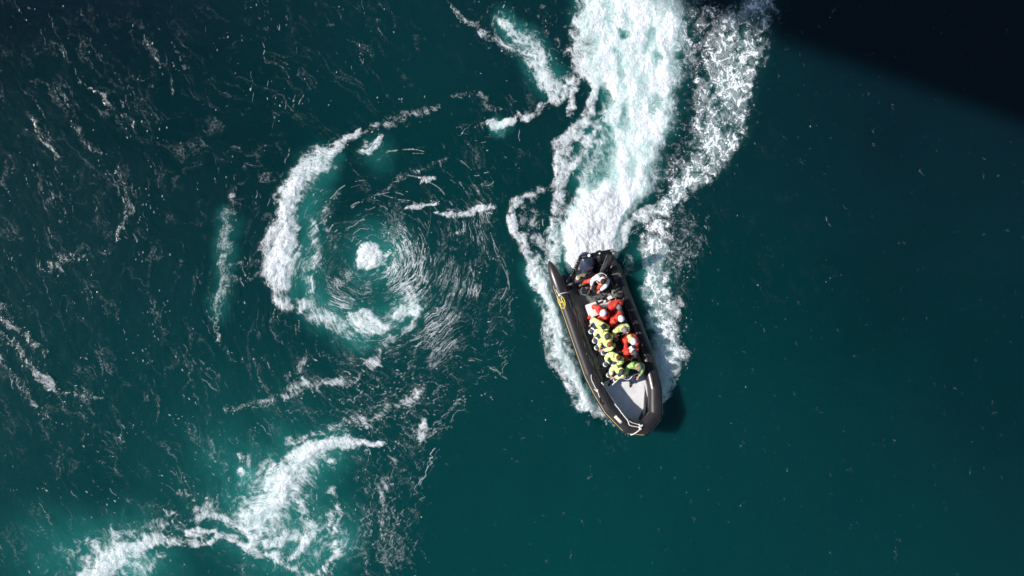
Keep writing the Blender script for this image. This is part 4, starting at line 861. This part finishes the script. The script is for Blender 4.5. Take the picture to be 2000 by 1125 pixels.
GROUP = 'people riding in the inflatable boat'
def human(label, head_px, face, jacket, legs, hat, hatm, lean=16, hood=None, yaw=0, pitch=35, lh=(-.20, .38, .16), rh=(.20, .38, .16), seat=.74, knees=((-.17, .40), (.17, .40)), feet=((-.17, .46), (.17, .46)), bands=False, strap=None, vest=None, side=0, gloves=False):
    # person frame: origin between the hips on the seat, +Y the way the body faces, +X the person's right, Z up (boat frame turned)
    th = R_(face) - HEAD - PI / 2
    Rz = Matrix.Rotation(th, 4, 'Z')
    ln = R_(lean)
    def T(x, y, z):                                  # torso frame -> person frame (bent forward at the hips, and sideways)
        z0 = z - .10; v = Vector((x + math.sin(R_(side)) * z0, y * math.cos(ln) + z0 * math.sin(ln), .10 + z0 * math.cos(ln) - y * math.sin(ln))); return v
    headc = T(0, .05, .74)
    hp = L(head_px[0], head_px[1], seat + headc.z)
    off = Rz.to_3x3() @ headc
    root = thing('person', label, 'person', BM @ Matrix.Translation((hp.x - off.x * 1.09, hp.y - off.y * 1.09, seat)) @ Rz @ Matrix.Diagonal((1.09, 1.09, 1.0, 1.0)), GROUP)
    floor = DK - seat + .07
    neck, nb = T(0, .01, .60), T(0, 0, .52)
    S = {-1: T(-.20, 0, .49), 1: T(.20, 0, .49)}
    J = {}
    for sd, tgt in ((-1, lh), (1, rh)):
        e, w = ik(S[sd], tgt, .29, .26, (sd * .8, -.35, -.6)); J[sd] = (e, w)
    K = {}
    for i, sd in enumerate((-1, 1)):
        kx, ky = knees[i]; fx, fy = feet[i]; kn = Vector((kx, ky, .10)); an = Vector((fx, fy, floor + .03)); K[sd] = (kn, an)
    # --- body: one skin from feet to fingertips and crown
    V, E_ = [], []
    def add(p, r, par=None):
        V.append((Vector(p), r)); i = len(V) - 1
        if par is not None: E_.append((par, i))
        return i
    pel = add((0, 0, .10), .12); wst = add(T(0, 0, .26), .115, pel); ch = add(T(0, 0, .44), .13, wst); nk = add(T(0, .005, .575), .058, ch)
    yw = R_(yaw); pt_ = R_(pitch)
    hd = (Matrix.Rotation(yw, 3, 'Z') @ Matrix.Rotation(-pt_, 3, 'X'))   # head frame: Y forward, Z crown
    hc = headc; Hp = lambda x, y, z: hc + hd @ Vector((x, y, z))
    jaw = add(Hp(0, .035, -.075), .052, nk); mid = add(Hp(0, .012, -.01), .082, jaw); crn = add(Hp(0, -.005, .055), .088, mid); add(Hp(0, -.005, .10), .05, crn)
    for sd in (-1, 1):
        e, w = J[sd]; s_ = add(S[sd], .060, ch); el = add(e, .044, s_); wr = add(w, .028, el)
        d = (w - e).normalized(); sidev = d.cross(Vector((0, 0, 1))).normalized(); dn = sidev.cross(d)
        if dn.z > 0: dn = -dn
        pm = add(w + d * .055, (.036, .020), wr)
        for f, (sp, ln_) in enumerate(((-.030, .070), (-.010, .080), (.010, .075), (.028, .060))):
            a = add(w + d * .095 + sidev * sp, .0105, pm); b = add(w + d * (.095 + ln_ * .5) + sidev * sp * 1.15 + dn * .012, .0095, a); add(w + d * (.095 + ln_ * .8) + sidev * sp * 1.15 + dn * .040, .008, b)
        t1 = add(w + d * .045 + sidev * (-.045 * sd) + dn * .012, .012, pm); add(w + d * .080 + sidev * (-.062 * sd) + dn * .028, .0095, t1)
        kn, an = K[sd]; hpv = add((sd * .09, .02, .09), .085, pel); k_ = add(kn, .058, hpv); m_ = add(kn.lerp(an, .35) + Vector((0, -.02, 0)), .052, k_); a_ = add(an, .038, m_)
        add(an + Vector((sd * .02, .13, -.045)), (.040, .028), a_)
    body = skin_mesh('body', V, E_, ['skin', 'eye'], root, 2)
    # the face, joined into the same body mesh: nose, brow, ears, eyes, lips
    bm = bmesh.new(); bm.from_mesh(body.data)
    add_ell(bm, Hp(0, .108, -.022), (.014, .022, .026), rot=hd, u=8, v=6)
    for sd in (-1, 1):
        add_ell(bm, Hp(sd * .090, .0, -.012), (.012, .024, .034), rot=hd, u=8, v=6); add_ell(bm, Hp(sd * .032, .090, .008), (.014, .010, .009), rot=hd, u=8, v=6, mi=1)
    add_ell(bm, Hp(0, .088, -.068), (.026, .010, .007), rot=hd, u=8, v=6, mi=0); bm.to_mesh(body.data); bm.free()
    for p in body.data.polygons: p.use_smooth = True
    # --- jacket
    V, E_ = [], []
    p0 = add((0, 0, .08), .185); w0 = add(T(0, .0, .25), .185, p0); c0 = add(T(0, .0, .42), .205, w0); n0 = add(T(0, 0, .555), .098, c0)
    for sd in (-1, 1):
        e, w = J[sd]; s_ = add(S[sd] + Vector((sd * .02, 0, 0)), .130, c0); u_ = add(Vector(S[sd]).lerp(e, .5) + Vector((sd * .02, 0, .008)), .105, s_); el = add(e, .096, u_); f_ = add(e.lerp(w, .55), .080, el); add(e.lerp(w, .95), .058, f_)
    jk = skin_mesh('jacket', V, E_, jacket, root, 2)
    # --- trousers and boots
    V, E_ = [], []
    p0 = add((0, .0, .08), .150)
    for sd in (-1, 1):
        kn, an = K[sd]; h_ = add((sd * .10, .05, .09), .125, p0); m_ = add(Vector((sd * .10, .05, .09)).lerp(kn, .55), .112, h_); k_ = add(kn, .100, m_); c_ = add(kn.lerp(an, .4) + Vector((0, -.02, 0)), .084, k_); add(an + Vector((0, 0, .05)), .056, c_)
    tr = skin_mesh('trousers', V, E_, legs, root, 2)
    for sd in (-1, 1):
        kn, an = K[sd]; bm = bmesh.new(); add_tube(bm, [an + Vector((0, 0, .10)), an + Vector((0, .0, .02)), an + Vector((0, .01, -.05))], [.056, .054, .05], 12)
        add_ell(bm, an + Vector((sd * .01, .085, -.048)), (.052, .125, .045)); obj('boot', bm, 'boot', root)
    def ring(a, b, t, r, par, w=.045, m='band', nm='reflective_band'):
        a, b = Vector(a), Vector(b); d = (b - a).normalized(); c = a.lerp(b, t); bm = bmesh.new(); add_tube(bm, [c - d * w / 2, c - d * w * .3, c + d * w * .3, c + d * w / 2], [r * .93, r, r, r * .93], 14); return obj(nm, bm, m, par)
    if bands:
        for sd in (-1, 1):
            kn, an = K[sd]; e, w = J[sd]
            ring(kn, an + Vector((0, -.02, 0)), .12, .099, tr, .055); ring((sd * .10, .05, .09), kn, .72, .108, tr, .05); ring(e, w, .45, .086, jk, .05)
        pass
    if gloves:
        for sd in (-1, 1):
            e, w = J[sd]; d = (w - e).normalized(); bm = bmesh.new(); add_ell(bm, w + d * .05, (.045, .045, .06)); obj('glove', bm, 'blackm', root)
    # --- collar or hood round the neck
    hm = hood or jacket; bm = bmesh.new(); big = 1.35 if hood else 1.0
    pts = [T(.098 * math.sin(R_(a)), -.098 * math.cos(R_(a)) * 1.0 + .03, .565 + .02 * math.cos(R_(a))) for a in range(-150, 151, 20)]
    rr = [(.022 + .032 * big * max(0, math.cos(R_(a) * .6)) ** 1.5) for a in range(-150, 151, 20)]
    add_tube(bm, pts, rr, 10)
    if hood: add_ell(bm, T(0, -.13, .53), (.11, .075, .075), rot=(ln * -1, 0, 0))
    obj('hood' if hood else 'collar', bm, hm, jk)
    # --- hat or hair
    bm = bmesh.new(); qm = hd
    if hat == 'helmet':
        add_ell(bm, Hp(0, -.008, .030), (.125, .143, .118), rot=qm, u=24, v=16, cut=-.25); add_tube(bm, [Hp(.126 * math.cos(R_(a)), -.008 + .144 * math.sin(R_(a)), .004) for a in range(0, 360, 15)], .010, 6, close=True, cap=False)
    elif hat == 'cap':
        add_ell(bm, Hp(0, -.008, .035), (.108, .122, .098), rot=qm, u=24, v=14, cut=-.12)
        add_ell(bm, Hp(0, .125, .030), (.082, .075, .012), rot=qm, u=16, v=8); add_ell(bm, Hp(0, -.008, .132), (.012, .012, .008), rot=qm, u=8, v=6)
    elif hat == 'beanie':
        add_ell(bm, Hp(0, -.012, .038), (.106, .118, .105), rot=qm, u=24, v=14, cut=-.2); add_tube(bm, [Hp(.107 * math.cos(R_(a)), -.012 + .119 * math.sin(R_(a)), .020) for a in range(0, 360, 15)], .017, 8, close=True, cap=False)
    else:
        add_ell(bm, Hp(0, -.020, .025), (.100, .112, .104), rot=qm, u=28, v=20, cut=-.55)
        for v in bm.verts:
            k = h2(np.array([int(v.co.x * 997)]), np.array([int(v.co.y * 991 + v.co.z * 983)]), 3)[0]; v.co += (v.co - Vector(Hp(0, -.02, .02))).normalized() * .011 * (k - .4)
        for k in range(26):
            a = random.uniform(0, 2 * PI); z = random.uniform(.2, 1); s_ = math.sqrt(1 - z * z); p = Vector((.1 * s_ * math.cos(a), -.02 + .112 * s_ * math.sin(a), .025 + .104 * z)); add_ell(bm, Hp(*p), (.022, .030, .014), rot=qm @ Matrix.Rotation(a, 3, 'Z'), u=8, v=5)
    ht = obj('hair' if hat == 'hair' else hat, bm, hatm, root, sharp=60)
    if hat != 'hair':
        bm = bmesh.new(); add_tube(bm, [Hp(.088 * math.cos(R_(a)), -.01 + .098 * math.sin(R_(a)), -.025 - .02 * abs(math.sin(R_(a)))) for a in range(170, 371, 20)], .020, 8); obj('hair', bm, 'hair_black', root)
    if strap:
        bm = bmesh.new(); add_tube(bm, [Hp(.118 * math.cos(R_(a)), -.008 + .135 * math.sin(R_(a)), .0) for a in range(0, 360, 15)], .013, 6, close=True, cap=False); obj('strap', bm, strap, ht)
    if vest:
        V, E_ = [], []
        p0 = add(T(0, 0, .18), .20); c0 = add(T(0, 0, .36), .222, p0); c1 = add(T(0, 0, .48), .18, c0)
        for sd in (-1, 1): add(T(sd * .12, 0, .52), .07, c1)
        skin_mesh('life_vest', V, E_, vest, root, 2)
        bm = bmesh.new()
        for z_ in (.28, .40): add_tube(bm, [T(.225 * math.cos(R_(a)), .22 * math.sin(R_(a)), z_) for a in range(0, 360, 20)], .012, 6, close=True, cap=False)
        obj('vest_strap', bm, 'band', root)
    return root

Wd = dict
# left-hand file of the picture (starboard seats), stern to bow
human('person in red with white helmet, directly behind the white console box, navy bag beside', (1178, 612), -125, 'red', 'red', 'helmet', 'hat_white', lean=14, pitch=25, strap='black', lh=(-.16, .34, .14), rh=(.26, .26, .16))
human('person in yellow jacket with round black hair, sternmost of the yellow jackets on the left', (1178.5, 638), -120, 'hivis', 'navy', 'hair', 'hair_black', lean=8, pitch=20, bands=True, lh=(-.14, .30, .12), rh=(.34, .16, .12))
human('person in yellow jacket and charcoal beanie, seated just behind the ginger-haired one', (1186, 657), -122, 'hivis', 'navy', 'beanie', 'hat_dark', lean=8, pitch=18, bands=True, lh=(-.2, .36, .12), rh=(.28, .28, .12))
human('person with ginger hair in yellow jacket looking down at both hands', (1190, 672.5), -126, 'hivis', 'navy', 'hair', 'hair_ginger', lean=10, pitch=28, bands=True, lh=(-.08, .36, .18), rh=(.10, .36, .16))
human('person with brown hair in yellow jacket, bare face tipped up and to the left', (1208, 700.5), -118, 'hivis', 'navy', 'hair', 'hair_brown', lean=4, pitch=-32, yaw=14, bands=True, lh=(-.2, .30, .14), rh=(.22, .32, .14))
human('person in yellow jacket and dark cap at front left, beside the one holding the rope', (1213, 727), -124, 'hivis', 'navy', 'cap', 'hat_dark', lean=12, pitch=15, bands=True, lh=(-.05, .38, .16), rh=(.10, .40, .14))
# right-hand file (port seats), stern to bow
human('person in red suit and grey cap hunched against the console windscreen', (1208.5, 600), -62, 'red', 'red', 'cap', 'hat_grey', lean=16, pitch=18, side=0, lh=(-.3, .30, .15), rh=(-.02, .34, .16))
human('person in red with white helmet, between the grey-capped red suit and the mauve beanie', (1213, 622.5), -40, 'red', 'red', 'helmet', 'hat_white', lean=13, pitch=15, lh=(-.22, .34, .12), rh=(.24, .30, .14))
human('person in yellow jacket and mauve beanie, the only yellow jacket amid red suits', (1220.5, 645), -75, 'hivis', 'navy', 'beanie', 'hat_purple', lean=11, pitch=10, bands=True)
human('person in red with yellow hood and white helmet, both hands raised to the face', (1237, 667), -66, 'red', 'red', 'helmet', 'hat_white', lean=14, pitch=22, hood='hivis', lh=(-.10, .50, .46), rh=(.10, .50, .46))
human('person in red suit with white hood and dark cap, arms folded in front', (1240, 690), -70, 'red', 'red', 'cap', 'hat_dark', lean=17, pitch=20, hood='hat_white', lh=(-.02, .40, .22), rh=(.12, .42, .20))
human('person in shade-toned yellow jacket and grey beanie at the bow end, holding the white rope', (1249, 718.5), -96, 'green', 'navy', 'beanie', 'hat_grey', lean=8, pitch=12, bands=False, strap='orange', lh=(-.20, .44, .20), rh=(.26, .40, .16), knees=((-.12, .44), (.10, .38)), feet=((-.10, .66), (.12, .42)))
# the helmsman
human('helmsman in white jacket, navy life vest and red trousers leaning over the console', (1178, 550), -112, 'whitecloth', 'red', 'hair', 'hair_black', lean=18, pitch=35, seat=.88, vest='navy', strap='orange', lh=(-.16, .50, .18), rh=(.22, .46, .10), knees=((-.12, .38), (.36, .30)), feet=((-.14, .34), (.52, .40)))

# things held
def held(name, label, cat, px, h, build, m):
    p = L(px[0], px[1], h); e = thing(name, label, cat, BM @ Matrix.Translation(p)); bm = bmesh.new(); build(bm); o = obj(name + '_body', bm, m, e); return e
hc_ = held('camera', 'small black camera held to the face of the red-suited person with the yellow hood', 'camera', (1237.5, 677), 1.42, lambda b: add_box(b, (0, 0, 0), (.13, .07, .08), bevel=.015), 'blackm')
bm = bmesh.new(); add_tube(bm, [(0, .03, 0), (0, .09, 0)], .030, 14); obj('lens', bm, 'black', hc_)
# ================================================================== BRIDGE (the photographer leans out from it; its shadow falls on the water)
def bridge():
    slope = Vector((1, -.315, 0)).normalized(); ang = math.atan2(slope.y, slope.x); bz = 37.6
    m = Matrix.Translation((0, BR_Y, bz)) @ Matrix.Rotation(ang, 4, 'Z')
    b = thing('road_bridge', 'long concrete road bridge high over the water, casting the soft shadow across the upper right', 'bridge', m)
    def pb(name, f, mm, par=b): bm_ = bmesh.new(); f(bm_); return obj(name, bm_, mm, par, smooth=False)
    pb('deck_slab', lambda q: add_box(q, (0, 5.2, .9), (420, 10.4, .35), bevel=.05), 'concrete')
    pb('box_girder', lambda q: add_box(q, (0, 5.2, -.70), (420, 5.6, 2.8), bevel=.2), 'concrete')
    pb('roadway', lambda q: add_box(q, (0, 5.2, 1.10), (420, 8.4, .04)), 'hull')
    for y in (.12, 10.28):
        pb('kerb', lambda q: add_box(q, (0, y + (.2 if y < 5 else -.2), 1.18), (420, .35, .2), bevel=.02), 'concrete')
        rl = pb('railing', lambda q: [add_tube(q, [(-210, y, 1.2 + h_), (210, y, 1.2 + h_)], .03, 8) for h_ in (.35, .7, 1.05)], 'steel')
        for k in range(-15, 16): pb('post', lambda q: add_box(q, (k * 2.5, y, 1.62), (.07, .07, 1.1), bevel=.01), 'steel', rl)
    for x in (-150, 150):
        pb('pier', lambda q: add_box(q, (x, 5.2, -20.5), (3, 6, 38), bevel=.4), 'concrete')
BR_Y = 1.9
bridge()
